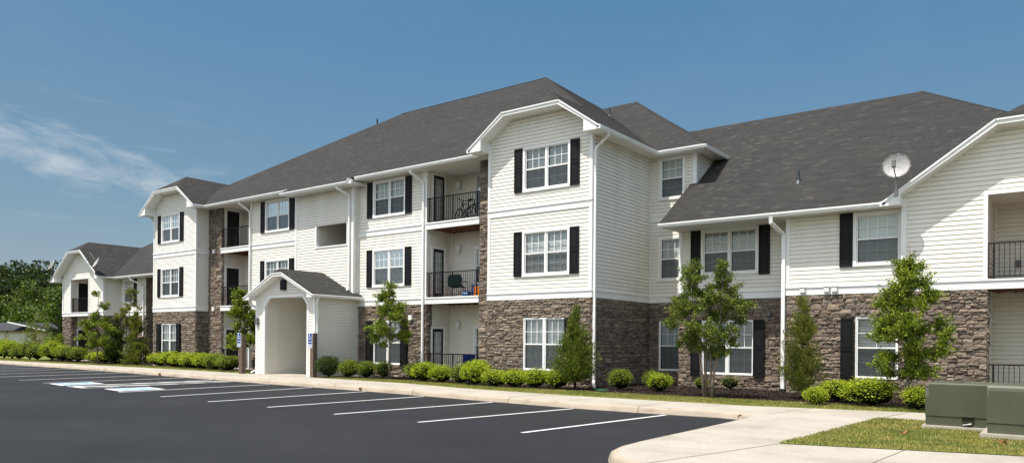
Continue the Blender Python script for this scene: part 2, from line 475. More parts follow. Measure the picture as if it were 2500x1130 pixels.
# ------------------------------------------------------------------ the building
BLD = empty('apartment_building', (-27, 22, 0), 'three-storey white-sided apartment building with brown stone base, dark roof and two-storey wings', 'apartment building')
BINV = Matrix.Translation((27, -22, 0))
_parts = []
def P(o): 
    o.matrix_parent_inverse = BINV; return o
def part(name, bm, mat, **k): return P(obj(name, bm, mat, BLD, **k))
def sid(*a, **k): return P(siding(*a, parent=BLD, **k))
_sc = [0]
def stn(*a, **k): _sc[0] += 1; return P(stone(*a, parent=BLD, seed=_sc[0], **k))

# ---- windows -------------------------------------------------------
WCACHE = {}
def window_meshes(W, H, lights, trim, cols=3, tilt=62, open_blind=1.0):
    key = (W, H, lights, trim, cols, tilt, open_blind)
    if key in WCACHE: return WCACHE[key]
    tw = .09 if trim else .035
    w2 = W/2
    fr = bmesh.new()
    yo = -.045 if trim else -.02
    # casing butted end to end
    box(fr, -w2, w2, yo, .03, H-tw, H); box(fr, -w2, w2, yo-.01, .03, 0, tw)
    box(fr, -w2, -w2+tw, yo, .03, tw, H-tw); box(fr, w2-tw, w2, yo, .03, tw, H-tw)
    iw = (W-2*tw); n = lights; mull = .075
    lw = (iw-(n-1)*mull)/n
    xs = []
    for i in range(n):
        x0 = -w2+tw+i*(lw+mull); xs.append((x0, x0+lw))
        if i: box(fr, x0-mull, x0, -.018, .05, tw, H-tw)
    z0, z1 = tw, H-tw; zm = (z0+z1)/2
    st = .032
    gl = bmesh.new(); bl = bmesh.new(); sc = bmesh.new(); mt = bmesh.new()
    for x0, x1 in xs:
        # upper sash (outer), lower sash
        box(fr, x0, x0+st, .004, .05, z0, z1); box(fr, x1-st, x1, .004, .05, z0, z1)
        box(fr, x0+st, x1-st, .004, .05, z1-st, z1); box(fr, x0+st, x1-st, .004, .05, z0, z0+st)
        box(fr, x0+st, x1-st, -.002, .052, zm-.022, zm+.022)
        for k in range(1, cols):
            xm = x0+st+(x1-x0-2*st)*k/cols
            box(mt, xm-.010, xm+.010, .020, .029, zm+.022, z1-st); box(mt, xm-.008, xm+.008, .036, .044, z0+st, zm-.022)
        for (a, b, ya) in ((zm+.022, z1-st, .0195), (z0+st, zm-.022, .0355)):
            h = (a+b)/2; box(mt, x0+st, x1-st, ya, ya+.009, h-.010, h+.010)
        y = .030
        gl.faces.new([gl.verts.new(q) for q in ((x0+st-.005, y, z0+st-.005), (x1-st+.005, y, z0+st-.005), (x1-st+.005, y, z1-st+.005), (x0+st-.005, y, z1-st+.005))])
        y = .014
        sc.faces.new([sc.verts.new(q) for q in ((x0+st, y, z0+st), (x1-st, y, z0+st), (x1-st, y, zm-.022), (x0+st, y, zm-.022))])
        z = z1-st; bot = z1-(z1-z0)*open_blind
        while z > bot+.02:
            dy = .025*math.cos(R(tilt)); dz = .025*math.sin(R(tilt))
            a, b = x0+st+.004, x1-st-.004; yc = .10
            bl.faces.new([bl.verts.new(q) for q in ((a, yc-dy, z-dz), (b, yc-dy, z-dz), (b, yc+dy, z+dz), (a, yc+dy, z+dz))])
            z -= .044
    bk = B((-w2+.01, w2-.01, .22, .24, .01, H-.01))  # near-black box behind the blinds; the unlit room's shade is its colour
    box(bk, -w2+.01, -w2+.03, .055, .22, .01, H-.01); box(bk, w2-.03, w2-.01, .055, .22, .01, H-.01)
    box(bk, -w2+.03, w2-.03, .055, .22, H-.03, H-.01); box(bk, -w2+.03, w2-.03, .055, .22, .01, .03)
    def tomesh(bm, nm, mat):
        bmesh.ops.recalc_face_normals(bm, faces=bm.faces)
        me = bpy.data.meshes.new(nm); bm.to_mesh(me); bm.free(); me.materials.append(mat); return me
    d = dict(frame=tomesh(fr, 'window', M['trim'] if trim else M['vinylframe']), muntin=tomesh(mt, 'muntins', M['vinylframe']),
             pane=tomesh(gl, 'pane', M['glass']), blind=tomesh(bl, 'blind', M['blind']),
             screen=tomesh(sc, 'insect_screen', M['screen']), room_shade=tomesh(bk, 'room_shade_box', M['dark']))
    WCACHE[key] = d; return d
def window(x0, x1, z0, z1, plane, lights=2, trim=True, cols=3, rz=0, tilt=62, ob=1.0, screen=True, loc=None):
    W = round(x1-x0, 2); H = round(z1-z0, 2)
    d = window_meshes(W, H, lights, trim, cols, tilt, ob)
    w = link(bpy.data.objects.new('window', d['frame']), BLD); P(w)
    w.location = loc or ((x0+x1)/2, plane, z0); w.rotation_euler = (0, 0, rz)
    for k, nm in (('pane', 'pane'), ('muntin', 'muntins'), ('blind', 'blind'), ('screen', 'insect_screen'), ('room_shade', 'room_shade_box')):
        if k == 'screen' and not screen: continue
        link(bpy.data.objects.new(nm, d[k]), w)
    return w
def hole(x0, x1, z0, z1, e=.03): return (x0+e, x1-e, z0+e, z1-e)
_sh = {}
def shutter(xc, z0, z1, plane, w=.36):
    h = round(z1-z0, 2)
    if h not in _sh:
        bm = bmesh.new(); w2 = w/2; t = .045
        box(bm, -w2, -w2+t, -.035, .0, 0, h); box(bm, w2-t, w2, -.035, .0, 0, h); box(bm, -w2+.01, w2-.01, .0, .07, .01, h-.01)
        for a, b in ((0, .09), (h*.5-.035, h*.5+.035), (h-.07, h)): box(bm, -w2+t, w2-t, -.034, 0, a, b)
        for a, b in ((.09, h*.5-.035), (h*.5+.035, h-.07)):
            box(bm, -w2+t, w2-t, -.018, 0, a, b)
            box(bm, -w2+t+.035, w2-t-.035, -.030, -.018, a+.04, b-.04)
        me = bpy.data.meshes.new('shutter'); bmesh.ops.recalc_face_normals(bm, faces=bm.faces); bm.to_mesh(me); bm.free(); me.materials.append(M['shutter'])
        _sh[h] = me
    o = P(link(bpy.data.objects.new('shutter', _sh[h]), BLD)); o.location = (xc, plane-(.022 if z0 > 2 else .085), z0)
    return o
def band(x0, x1, plane, z0, z1, facing='-y'):
    """trim band with projecting drip cap"""
    bm = bmesh.new()
    if facing == '-y':
        box(bm, x0, x1, plane-.034, plane+.02, z0, z1-.045); box(bm, x0, x1, plane-.062, plane+.02, z1-.045, z1)
    else:
        box(bm, plane-.02, plane+.034, x0, x1, z0, z1-.045); box(bm, plane-.02, plane+.062, x0, x1, z1-.045, z1)
    part('trim_band', bm, M['trim'])
def cboard(x0, x1, y0, y1, z0, z1): part('corner_board', B((x0, x1, y0, y1, z0, z1)), M['trim'])

YB, YM, YS = 21.22, 21.95, 21.65
XBR, XBL = -12.79, -17.16        # bay
mx = lambda x: -54.1-x
B1, B1T, B2, B2T, SOF = 3.01, 3.27, 6.01, 6.27, 8.41

# right and left 3-storey bays
for side in (0, 1):
    f = (lambda x: x) if side == 0 else mx
    xa, xb = sorted((f(XBL), f(XBR)))
    c = (xa+xb)/2
    wx0, wx1 = (-15.61, -13.63) if side == 0 else (-40.47, -38.54)
    gx0, gx1 = (-15.54, -13.78) if side == 0 else (-40.40, -38.70)
    H3, H2, H1 = (wx0, wx1, 6.77, 8.36), (wx0, wx1, 3.80, 5.42), (gx0, gx1, .53, 2.35)
    sid(YB, '-y', [(xa, B1T), (xb, B1T), (xb, 8.84), (xb-1.12, 9.58), (xa+1.12, 9.58), (xa, 8.84)], [hole(*H3), hole(*H2)])
    stn(YB, '-y', xa-.0, xb+.0, -.1, B1, [H1])
    band(xa-.04, xb+.04, YB, B1, B1T); band(xa-.035, xb+.035, YB, B2, B2T)
    for z0, z1 in ((B1T, B2), (B2T, SOF+.3)):
        cboard(xa-.03, xa+.09, YB-.03, YB+.06, z0, z1)
        cboard(xb-.09, xb+.03, YB-.03, YB+.06, z0, z1)
    window(*H3, YB, tilt=70 if side else 62); window(*H2, YB, tilt=52 if side == 0 else 70); window(*H1, YB, trim=False, tilt=74)
    for (w0, w1, za, zb) in (H3, H2):
        shutter(w0-.19, za+.02, zb-.02, YB); shutter(w1+.19, za+.02, zb-.02, YB)
    if side == 0: shutter(gx1+.19, .53, 2.35, YB)
    else: shutter(gx0-.19, .5, 2.35, YB); shutter(gx1+.19, .5, 2.35, YB)
# bay side walls
sid(XBR, '+x', rect(YB, 25.44, B1T, SOF+.02)); stn(XBR, '+x', YB, 25.44, -.1, B1)
band(YB+.02, 25.44, XBR, B1, B1T, '+x')
cboard(XBR-.05, XBR+.03, YB+.06, YB+.12, B1T, SOF)
XL = mx(XBL)
sid(XL, '+x', rect(YB, YM, B1T, SOF+.02)); stn(XL, '+x', YB, YM, -.1, B1)
band(YB+.02, YM, XL, B1, B1T, '+x'); band(YB+.02, YM, XL, B2, B2T, '+x')
sid(mx(XBR), '-x', rect(YB, 37, B1T, SOF)); stn(mx(XBR), '-x', YB, 24.4, -.1, B1)
sid(XBL, '-x', rect(YB, YM, B1T, SOF+.02)); stn(XBL, '-x', YB, YM, -.1, B1)

# main walls beside the stairs
for (xa, xb, wl, sl, gl_) in ((-25.07, -21.20, (-24.14, -22.18), (), (-24.06, -22.35)), (-33.0, -29.1, (-31.90, -29.95), (), None)):
    H3 = (wl[0], wl[1], 6.76, 8.34); H2 = (wl[0], wl[1], 3.79, 5.43)
    sid(YM, '-y', rect(xa, xb, B1T, SOF+.02), [hole(*H3), hole(*H2)])
    hs = []
    if gl_: H1 = (gl_[0], gl_[1], .52, 2.36); hs = [H1]; window(*H1, YM, trim=False, tilt=66); shutter(gl_[0]-.19, .48, 2.36, YM); shutter(gl_[1]+.19, .48, 2.36, YM)
    else: H1 = (-31.8, -30.05, .52, 2.36); hs = [H1]; window(*H1, YM, trim=False, tilt=66)
    stn(YM, '-y', xa, xb+(.0 if gl_ else 0), -.1, B1, hs)
    band(xa, xb, YM, B1, B1T); band(xa, xb, YM, B2, B2T)
    window(*H3, YM, tilt=70, cols=3); window(*H2, YM, tilt=55 if gl_ else 75)
    for (w0, w1, za, zb) in (H3, H2):
        shutter(w0-.18, za+.02, zb-.02, YM); shutter(w1+.18, za+.02, zb-.02, YM)
# posts at balcony edges
cboard(-21.20, -20.94, YM-.05, YM+.12, B1T-.26, SOF)
cboard(-33.14, -33.0, YM-.05, YM+.12, B1T-.26, SOF)
stn(-20.96, '+x', YM, YM+.3, -.1, B1)
stn(YM, '-y', -21.20, -20.96, -.1, B1)
# stair bay
SH = (-27.56, -25.49, 5.74, 6.68)
sid(YS, '-y', [(-29.1, 0), (-28.45, 0), (-28.45, 3.37), (-25.51, 3.37), (-25.51, 0), (-25.07, 0), (-25.07, 8.2), (-29.1, 8.2)], [SH])
sid(-25.07, '+x', rect(YS, YM, 3.0, 8.3)); sid(-29.1, '-x', rect(YS, YM, 3.0, 8.3))
cboard(-29.12, -29.0, YS-.03, YS+.06, 3.4, 8.2); cboard(-25.19, -25.04, YS-.03, YS+.09, 3.4, 8.2)
part('corner_board', B((-25.07+.0, -25.04+.0, YM-.08, YM-.01, 3.3, 8.3)), M['trim'])
# trim round the stair opening and its shaded landing
part('opening_trim', B((SH[0]-.10, SH[0], YS-.03, YS+.1, SH[2]-.06, SH[3]), (SH[0], SH[1], YS-.03, YS+.1, SH[2]-.06, SH[2]), (SH[1], SH[1]+.06, YS-.03, YS+.1, SH[2]-.06, SH[3])), M['trim'])
sid(SH[0]-.02, '+x', rect(YS, 25.6, 5.0, 8.0), name='stair_hall_wall')
sid(25.6, '-y', rect(SH[0]-.02, -25.0, 5.0, 8.0), name='stair_hall_wall')
part('stair_hall_ceiling', B((-29, -25.1, YS+.02, 25.6, 7.0, 7.05)), M['soffit'])
part('stair_landing', B((-29, -25.1, YS+.02, 25.6, 5.0, 5.1)), M['concrete'])

# balcony recesses: right one (between post and stone pier), left one
def recess(x0, x1, yb, seed):
    ylo = YM+.31 if seed == 1 else YM+.1
    sid(x0, '+x', [(YM+.1, SOF), (YM+.1, B1), (ylo, B1), (ylo, -.05), (yb, -.05), (yb, SOF)], [(22.27, 22.93, .03, 2.03), (22.27, 22.93, B1T, 5.29), (22.27, 22.93, B2T, 8.29)] if seed == 1 else [(22.20, 22.93, .03, 2.03), (22.20, 22.93, B1T, 5.29), (22.20, 22.93, B2T, 8.29)])
    sid(yb, '-y', rect(x0, x1, -.05, SOF), [hole(-19.70, -18.6, z+.55, z+2.13) for z in (.03, B1T, B2T)] if seed == 1 else [])
    sid(x1, '-x', rect(YM+.3, yb, -.05, SOF))
    part('corner_board', B((x0+.0, x0+.06, yb-.06, yb, 0, B1)), M['soffit'])
    part('corner_board', B((x0+.0, x0+.06, yb-.06, yb, B1T, B2)), M['soffit'])
    part('corner_board', B((x0+.0, x0+.06, yb-.06, yb, B2T, SOF)), M['soffit'])
    part('recess_ceiling', B((x0, x1, YM-.02, yb, SOF, SOF+.03)), M['soffit'])
    for z in (B2, B1):
        part('balcony_floor', B((x0+.002, x1-.002, YM+.03, yb-.001, z+.03, z+.25)), M['wooddeck'])
        # joists under the deck
        bm = bmesh.new(); x = x0+.2
        while x < x1-.1: box(bm, x, x+.04, YM+.06, yb-.03, z+.001, z+.03); x += .4
        part('deck_joists', bm, M['wooddeck'])
        part('balcony_fascia', B((x0-.02, x1, YM-.075, YM+.03, z, z+.21), (x0-.04, x1, YM-.10, YM+.05, z+.21, z+.262)), M['trim'])
    part('patio_slab', B((x0, x1, YM-.02, yb, -.12, .03)), M['concrete'])
def railing(x0, x1, y, z, h=1.0, spacing=.115):
    bm = bmesh.new()
    box(bm, x0, x1, y-.02, y+.02, z+h-.035, z+h); box(bm, x0, x1, y-.012, y+.012, z+.06, z+.09)
    n = round((x1-x0)/spacing)
    for i in range(n+1):
        x = x0+.01+(x1-x0-.02)*i/n
        w = .022 if i in (1, n-1, n//2) else .008
        box(bm, x-w, x+w, y-w*.9, y+w*.9, z+.0 if w > .01 else z+.09, z+h-.035)
    part('railing', bm, M['iron'])
def door(plane, y0, y1, z0, z1, glass=True, facing='+x'):
    """door in a recess side wall"""
    t = .09
    fr = B((plane, plane+.04, y0-t, y0, z0, z1), (plane, plane+.04, y1, y1+t, z0, z1), (plane, plane+.041, y0-t, y1+t, z1, z1+t))
    d = part('door_casing', fr, M['trim'])
    bm = bmesh.new()
    a, b = y0+.12, y1-.12; zb, zt = z0+.22, z1-.13
    X0, X1 = plane-.05, plane+.012
    box(bm, X0, X1, y0, a, z0, z1); box(bm, X0, X1, b, y1, z0, z1); box(bm, X0, X1, a, b, z0, zb); box(bm, X0, X1, a, b, zt, z1)
    if not glass: box(bm, X0, X1-.012, a, b, zb, zt)
    dd = part('door', bm, M['blackdoor'])
    if glass:
        g = bmesh.new()
        g.faces.new([g.verts.new(q) for q in ((plane-.01, a, zb), (plane-.01, b, zb), (plane-.01, b, zt), (plane-.01, a, zt))])
        obj('door_glass', g, M['glass'], dd, recalc=False)
        gm = bmesh.new()
        for k in range(0, 4):
            yy = a+(b-a)*k/3; box(gm, plane-.009, plane+.004, yy-.011, yy+.011, zb, zt)
        for k in (0, 1, 2, 3, 4, 5):
            zz = zb+(zt-zb)*k/5; box(gm, plane-.0085, plane+.0035, a, b, zz-.011, zz+.011)
        obj('door_grid', gm, M['vinylframe'], dd)
        sl = bmesh.new(); z = zb+.02
        while z < zt:
            sl.faces.new([sl.verts.new(q) for q in ((plane-.032, a, z), (plane-.032, b, z), (plane-.048, b, z+.04), (plane-.048, a, z+.04))]); z += .042
        obj('blind', sl, M['blind'], dd, recalc=False)
    k = B((plane+.012, plane+.05, y1-.07, y1-.04, z0+.98, z0+1.01)); obj('door_handle', k, M['steel'], dd)
    for o in dd.children: pass
    return dd
recess(-20.94, -18.17, 23.44, 1); recess(-35.70, -33.0, 23.40, 2)
for z in (.03, B1T, B2T):
    door(-20.94, 22.27, 22.93, z, z+2.0 if z < 1 else z+2.02)
    door(-35.70, 22.20, 22.93, z, z+2.0 if z < 1 else z+2.02, glass=False)
    railing(-20.93, -18.19, YM-.02 if z > 1 else YM+.05, z, 1.0)
    railing(-35.68, -33.1, YM-.02 if z > 1 else YM+.05, z, 1.0)
    window(-19.70, -18.6, z+.55, z+2.13, 23.44 if True else 0, lights=1, cols=2, tilt=70)
# patio doors' dark opening behind black doors are the doors themselves
# stone piers
stn(YM, '-y', -18.17, XBL, -.1, SOF); stn(-18.17, '-x', YM, YM+.3, -.1, SOF)
stn(YM, '-y', XL, -35.70, -.1, SOF); stn(-35.70, '+x', YM, YM+.1, -.1, SOF)
for z in (6.05, 3.02): part('wall_vent', B((-36.45, -36.28, YM-.11, YM-.03, z, z+.2)), M['trim'])

# R1: recessed wall right of the bay
H3, H2, H1 = (-12.43, -11.38, 6.80, 8.38), (-12.43, -11.40, 3.80, 5.44), (-12.38, -11.42, .50, 2.33)
sid(25.44, '-y', rect(XBR, -10.97, B1T, SOF+.02), [hole(*H3), hole(*H2)])
stn(25.44, '-y', XBR, -10.97, -.1, B1, [H1]); band(XBR, -10.97, 25.44, B1, B1T); band(XBR, -10.97, 25.44, B2, B2T)
window(*H3, 25.44, lights=1, tilt=66); window(*H2, 25.44, lights=1, tilt=60); window(*H1, 25.44, lights=1, trim=False, tilt=50)
part('corner_board', B((XBR+.016, XBR+.07, 25.37, 25.42, B1T, SOF)), M['soffit'])
cboard(-11.09, -10.94, 25.41, 25.5, B2T, SOF)
sid(-10.97, '+x', rect(25.5, 36.9, 5.5, SOF+.02))
# right wing
YL, YR, YG = 24.40, 23.50, 23.30
H2, H1 = (-10.31, -8.32, 3.83, 5.40), (-10.26, -8.46, .47, 2.30)
sid(YL, '-y', rect(-11.1, -7.14, B1T, 5.44), [hole(*H2)]); stn(YL, '-y', -11.1, -7.14, -.1, B1, [H1])
sid(-11.1, '-x', rect(YL, 25.44, B1T, 5.44)); stn(-11.1, '-x', YL, 25.44, -.1, B1)
band(-11.14, -7.14, YL, B1, B1T)
window(*H2, YL, tilt=62); window(*H1, YL, trim=False, tilt=48, screen=True)
for (w0, w1, za, zb) in (H2, H1): shutter(w0-.19, za-.04, zb, YL); shutter(w1+.19, za-.04, zb, YL)
cboard(-11.13, -11.01, YL-.03, YL+.06, B1T, 5.42)
H2, H1 = (-5.23, -3.93, 3.80, 5.37), (-5.15, -4.02, .53, 2.32)
sid(YR, '-y', rect(-7.14, -3.9, B1T, 5.44), [hole(*H2)]); stn(YR, '-y', -7.14, -3.9, -.1, B1, [H1])
sid(-7.14, '-x', rect(YR, YL, B1T, 5.44)); stn(-7.14, '-x', YR, YL, -.1, B1)
band(-7.18, -3.9, YR, B1, B1T)
window(*H2, YR, lights=1, cols=4, tilt=72); window(*H1, YR, lights=1, cols=2, trim=False, tilt=48)
shutter(-5.42, 3.80, 5.37, YR); shutter(-5.36, .42, 2.3, YR)
cboard(-7.17, -7.05, YR-.03, YR+.06, B1T, 5.42)
def gable_front(x0, x1, yg, o0, o1, yr, left):
    dh = [(22.95, 24.2, .03, 2.08), (22.95, 24.2, B1T, B1T+2.05)] if left else []
    """two-storey gable end with stacked balconies; o0..o1 opening"""
    sid(yg, '-y', [(x0, B1T), (x1, B1T), (x1, 5.80), (x1-1.98, 7.22), (x0+1.98, 7.22), (x0, 5.80)], [(o0, o1, B1T, 5.50)])
    stn(yg, '-y', x0, o0, -.1, B1); stn(yg, '-y', o1, x1, -.1, B1)
    stn(o0, '+x', yg, yg+.4, -.1, B1)
    band(x0-.04, x1+.04, yg, B1, B1T)
    cboard(x0-.03, x0+.11, yg-.04, yg+.06, B1T, 5.62); cboard(x1-.11, x1+.03, yg-.04, yg+.06, B1T, 5.62)
    part('opening_trim', B((o0-.10, o0, yg-.035, yg+.06, B1T, 5.50), (o0-.10, o1+.10, yg-.036, yg+.06, 5.50, 5.60), (o1, o1+.10, yg-.035, yg+.06, B1T, 5.50)), M['trim'])
    sid(o0, '+x', rect(yg+.4, yr, -.05, B1), dh[:1]); sid(o0, '+x', rect(yg+.03, yr, B1T, 5.5), dh[1:]); sid(o1, '-x', rect(yg+.03, yr, -.05, 5.5))
    sid(yr, '-y', rect(o0, o1, -.05, 5.5))
    part('recess_ceiling', B((o0, o1, yg+.06, yr, 5.50, 5.53)), M['soffit'])
    part('balcony_floor', B((o0, o1, yg+.03, yr, B1+.03, B1+.25)), M['wooddeck'])
    bm = bmesh.new(); x = o0+.1
    while x < o1-.05: box(bm, x, x+.04, yg+.05, yr-.02, B1+.001, B1+.03); x += .4
    part('deck_joists', bm, M['wooddeck'])
    part('patio_slab', B((o0, o1, yg, yr, -.12, .03)), M['concrete'])
    railing(o0+.01, o1-.01, yg+.07, B1T, .97); railing(o0+.01, o1-.01, yg+.12, .03, 1.0)
gable_front(-3.9, 2.4, YG, -1.87, .37, 25.4, False)
part('corner_board', B((-1.87, -1.81, 25.34, 25.4, B1T, 5.5)), M['soffit'])
part('wall_socket', B((-1.36, -1.24, 25.30, 25.39, 3.75, 3.93)), M['grey'])
sid(2.4, '+x', rect(YG, 37, B1T, 5.42)); stn(2.4, '+x', YG, 30, -.1, B1)
# left wing (mirror plan)
YG2, YR2 = 22.5, 23.6
gable_front(-56.25, -50.2, YG2, -54.96, -52.32, 24.6, True)
for zz in (.03, B1T): door(-54.96, 22.95, 24.2, zz, zz+2.05, glass=False)
sid(-50.2, '+x', rect(YG2, YR2, B1T, 5.44)); stn(-50.2, '+x', YG2, YR2, -.1, B1); band(YG2+.02, YR2, -50.2, B1, B1T, '+x')
H2, H1 = (-49.78, -48.45, 3.80, 5.38), (-49.7, -48.5, .53, 2.32)
sid(YR2, '-y', rect(-50.2, -46.9, B1T, 5.44), [hole(*H2)]); stn(YR2, '-y', -50.2, -46.9, -.1, B1, [H1]); band(-50.2, -46.86, YR2, B1, B1T)
window(*H2, YR2, lights=1, cols=3, tilt=72); window(*H1, YR2, lights=1, cols=3, trim=False, tilt=60)
shutter(-48.24, 3.8, 5.38, YR2); shutter(-48.28, .5, 2.32, YR2)
stn(-46.9, '+x', YR2, 24.4, -.1, 5.4)
H2, H1 = (-45.8, -43.8, 3.83, 5.40), (-45.7, -43.9, .47, 2.30)
sid(24.4, '-y', rect(-46.9, -41.3, B1T, 5.44), [hole(*H2)]); stn(24.4, '-y', -46.9, -41.3, -.1, B1, [H1]); band(-46.9, -41.3, 24.4, B1, B1T)
window(*H2, 24.4); window(*H1, 24.4, trim=False)
sid(-56.25, '-x', rect(YG2, 37, 0, 5.42))
# rear walls close the blocks
for a, b, zt in ((-41.3, -10.97, SOF), (-56.25, -41.3, 5.42), (-10.97, 2.4, 5.42)): sid(37, '+y', rect(a, b, 0, zt))

# ---- roofs ------------------------------------------------------------
def roof_face(pts, eave_dir, name='roof', th=.0035):
    """pts: planar 3-D polygon; eave_dir horizontal vector along the courses"""
    pts = [Vector(p) for p in pts]; u = Vector(eave_dir).normalized()
    n = Vector((0,0,0)); 
    for i in range(len(pts)): n += pts[i].cross(pts[(i+1)%len(pts)])
    n.normalize()
    if n.z < 0: n = -n
    v = n.cross(u).normalized()
    if v.z < 0: v = -v
    o = pts[0]
    ol = [((p-o).dot(u), (p-o).dot(v)) for p in pts]
    bm = courses(o, u, v, n, ol, [], .14, th, uv=True)
    # decking under the shingles
    lo = [bm.verts.new(p-n*.03) for p in pts]
    f = bm.faces.new(lo)
    hi = [bm.verts.new(p) for p in pts]
    for i in range(len(pts)): bm.faces.new((lo[i], lo[(i+1)%len(pts)], hi[(i+1)%len(pts)], hi[i]))
    return part(name, bm, M['shingle'], recalc=False)
ER, YE, ZE, K = -12.2, 21.30, 8.50, .70
YRG, ZRG = 29.40, 8.50+.70*8.1
XR1, XR0 = ER-8.1, -30.06
ELm = -41.3
def zf(y): return ZE+K*(y-YE)
roof_face([(-29.45, 21.0, zf(21.0)), (-24.78, 21.0, zf(21.0)), (-24.78, YE, ZE), (ER, YE, ZE), (XR1, YRG, ZRG), (XR0, YRG, ZRG), (ELm, YE, ZE), (-29.45, YE, ZE)], (1,0,0))
roof_face([(ELm, 37.5, ZE), (ER, 37.5, ZE), (XR1, YRG, ZRG), (XR0, YRG, ZRG)], (1,0,0))
roof_face([(ELm, YE, ZE), (ELm, 37.5, ZE), (XR0, YRG, ZRG)], (0,1,0))
YF = 20.67; CX = (XBL+XBR)/2; bw = ER-CX; ZP = ZE+K*bw; ZC = 9.60; cw = (ZP-ZC)/K; YPK = YF+cw
roof_face([(ER, YF, ZE), (ER, 37.5, ZE), (XR1, YRG, ZRG), (CX, YE+bw, ZP), (CX, YPK, ZP), (CX+cw, YF, ZC)], (0,1,0))
def bay_slope(cx, sgn, yback):
    e = cx+sgn*bw
    roof_face([(e, YF, ZE), (e, yback, ZE), (cx, yback, ZP), (cx, YPK, ZP), (cx+sgn*cw, YF, ZC)], (0,1,0))
bay_slope(CX, -1, 25.5); CXL = mx(CX); bay_slope(CXL, 1, 25.5); bay_slope(CXL, -1, 25.5)
for c in (CX, CXL): roof_face([(c-cw, YF, ZC), (c+cw, YF, ZC), (c, YPK, ZP)], (1,0,0))
# secondary hip over the recessed wall
XE2, YE2 = -10.37, 24.84; d2 = 5.78; Z2 = ZE+K*d2
roof_face([(-20, YE2, ZE), (XE2, YE2, ZE), (XE2-d2, YE2+d2, Z2), (-20, YE2+d2, Z2)], (1,0,0))
roof_face([(XE2, YE2, ZE), (XE2, YE2+2*d2, ZE), (XE2-d2, YE2+d2, Z2)], (0,1,0))
roof_face([(-20, YE2+2*d2, ZE), (XE2, YE2+2*d2, ZE), (XE2-d2, YE2+d2, Z2), (-20, YE2+d2, Z2)], (1,0,0))
# wings
def wing(sg):
    f = (lambda x: x) if sg > 0 else mx
    ye, ze = 22.87, 5.50; yr = 30.2; zr = ze+K*(yr-ye); re = 2.85
    roof_face([(f(-11.18), ye, ze), (f(-4.35), ye, ze), (f(-.75), ye+3.6, ze+K*3.6), (f(re), ye, ze), (f(re-(yr-ye)), yr, zr), (f(-14.5), yr, zr), (f(-14.5), 27.3, ze+K*(27.3-ye)), (f(-10.9), 27.3, ze+K*(27.3-ye)), (f(-10.9), 25.42, ze+K*(25.42-ye)), (f(-11.18), 25.42, ze+K*(25.42-ye))], (1,0,0))
    roof_face([(f(re), ye, ze), (f(re), 2*yr-ye, ze), (f(re-(yr-ye)), yr, zr)], (0,1,0))
    roof_face([(f(-10.9), 2*yr-ye, ze), (f(re), 2*yr-ye, ze), (f(re-(yr-ye)), yr, zr), (f(-10.9), yr, zr)], (1,0,0))
    gf = 22.75 if sg > 0 else 21.95
    c = f(-.75); hw = 3.60; zc = 7.36; zp = ze+K*hw; w = (zp-zc)/K
    for s in (-1, 1):
        roof_face([(c+s*hw, gf, ze), (c+s*hw, 27.8, ze), (c, 27.8, zp), (c, gf+w, zp), (c+s*w, gf, zc)], (0,1,0))
    roof_face([(c-w, gf, zc), (c+w, gf, zc), (c, gf+w, zp)], (1,0,0))
    return c, hw, zc, w, gf
WR = wing(1); WL = wing(-1)
# ridge caps
def ridge(a, b, r=.05):
    bm = bmesh.new(); tube(bm, [a, b], r, 6); part('ridge_cap', bm, M['shingle'])
for a, b in (((XR0, YRG, ZRG-.02), (XR1, YRG, ZRG-.02)), ((XR1, YRG, ZRG-.02), (CX, YE+bw, ZP-.02)), ((XE2-d2, YE2+d2, Z2-.02), (XE2, YE2, ZE-.02)), ((CX, YPK, ZP-.02), (CX+cw, YF, ZC-.02)),
             ((-4.48, 30.2, 10.61), (2.85, 22.87, 5.48))): ridge(a, b, .045)
# jerkinhead rakes: fascia with soffit behind it, boxed returns
def rake(cx, hw, ze, zc, w, y0, y1, xw, zb, dep=.16):
    """cx centre, hw half width to eave, w half width of clip, y0 front, y1 wall; xw half width of wall"""
    k = (zc-ze)/(hw-w)
    o = [(-hw, ze-.02), (-w, zc-.02), (w, zc-.02), (hw, ze-.02)]
    i = [(-hw+.02, ze-.13), (-w+.06, zc-dep), (w-.06, zc-dep), (hw-.02, ze-.13)]
    bm = bmesh.new()
    for j in range(3):
        pts = [o[j], o[j+1], i[j+1], i[j]]
        prism(bm, [(cx+p[0], p[1]) for p in pts], y0, y1-.002)
    part('rake_fascia', bm, M['trim'])
    # thin crown board on the fascia
    bm = bmesh.new()
    for j in range(3):
        a, b = Vector(o[j]), Vector(o[j+1]); d = (b-a).normalized(); nn = Vector((-d.y, d.x))
        if nn.y > 0: nn = -nn
        pts = [a, b, b+nn*.045, a+nn*.045]
        prism(bm, [(cx+p[0], p[1]) for p in pts], y0-.03, y0)
    part('crown_moulding', bm, M['trim'])
    for s in (-1, 1):
        bm = bmesh.new()
        xi = xw-.02
        prism(bm, [(cx+s*hw, ze-.10), (cx+s*(hw-.01), ze-.132), (cx+s*xi, zb), (cx+s*xi, ze-.06+k*(hw-xi)-.10)][::(1 if s > 0 else -1)], y0+.004, y1-.004)
        box(bm, cx+s*hw-.035, cx+s*hw+.035, y0-.012, y0+.16, ze-.135, ze-.004)
        part('eave_return', bm, M['trim'])
rake(CX, bw, ZE, ZC, cw, YF, YB, (XBR-XBL)/2, 8.38); rake(CXL, bw, ZE, ZC, cw, YF, YB, (XBR-XBL)/2, 8.38)
rake(WR[0], WR[1], 5.5, WR[2], WR[3], WR[4], YG, 3.15, 5.38); rake(WL[0], WL[1], 5.5, WL[2], WL[3], WL[4], YG2, 3.03, 5.38)
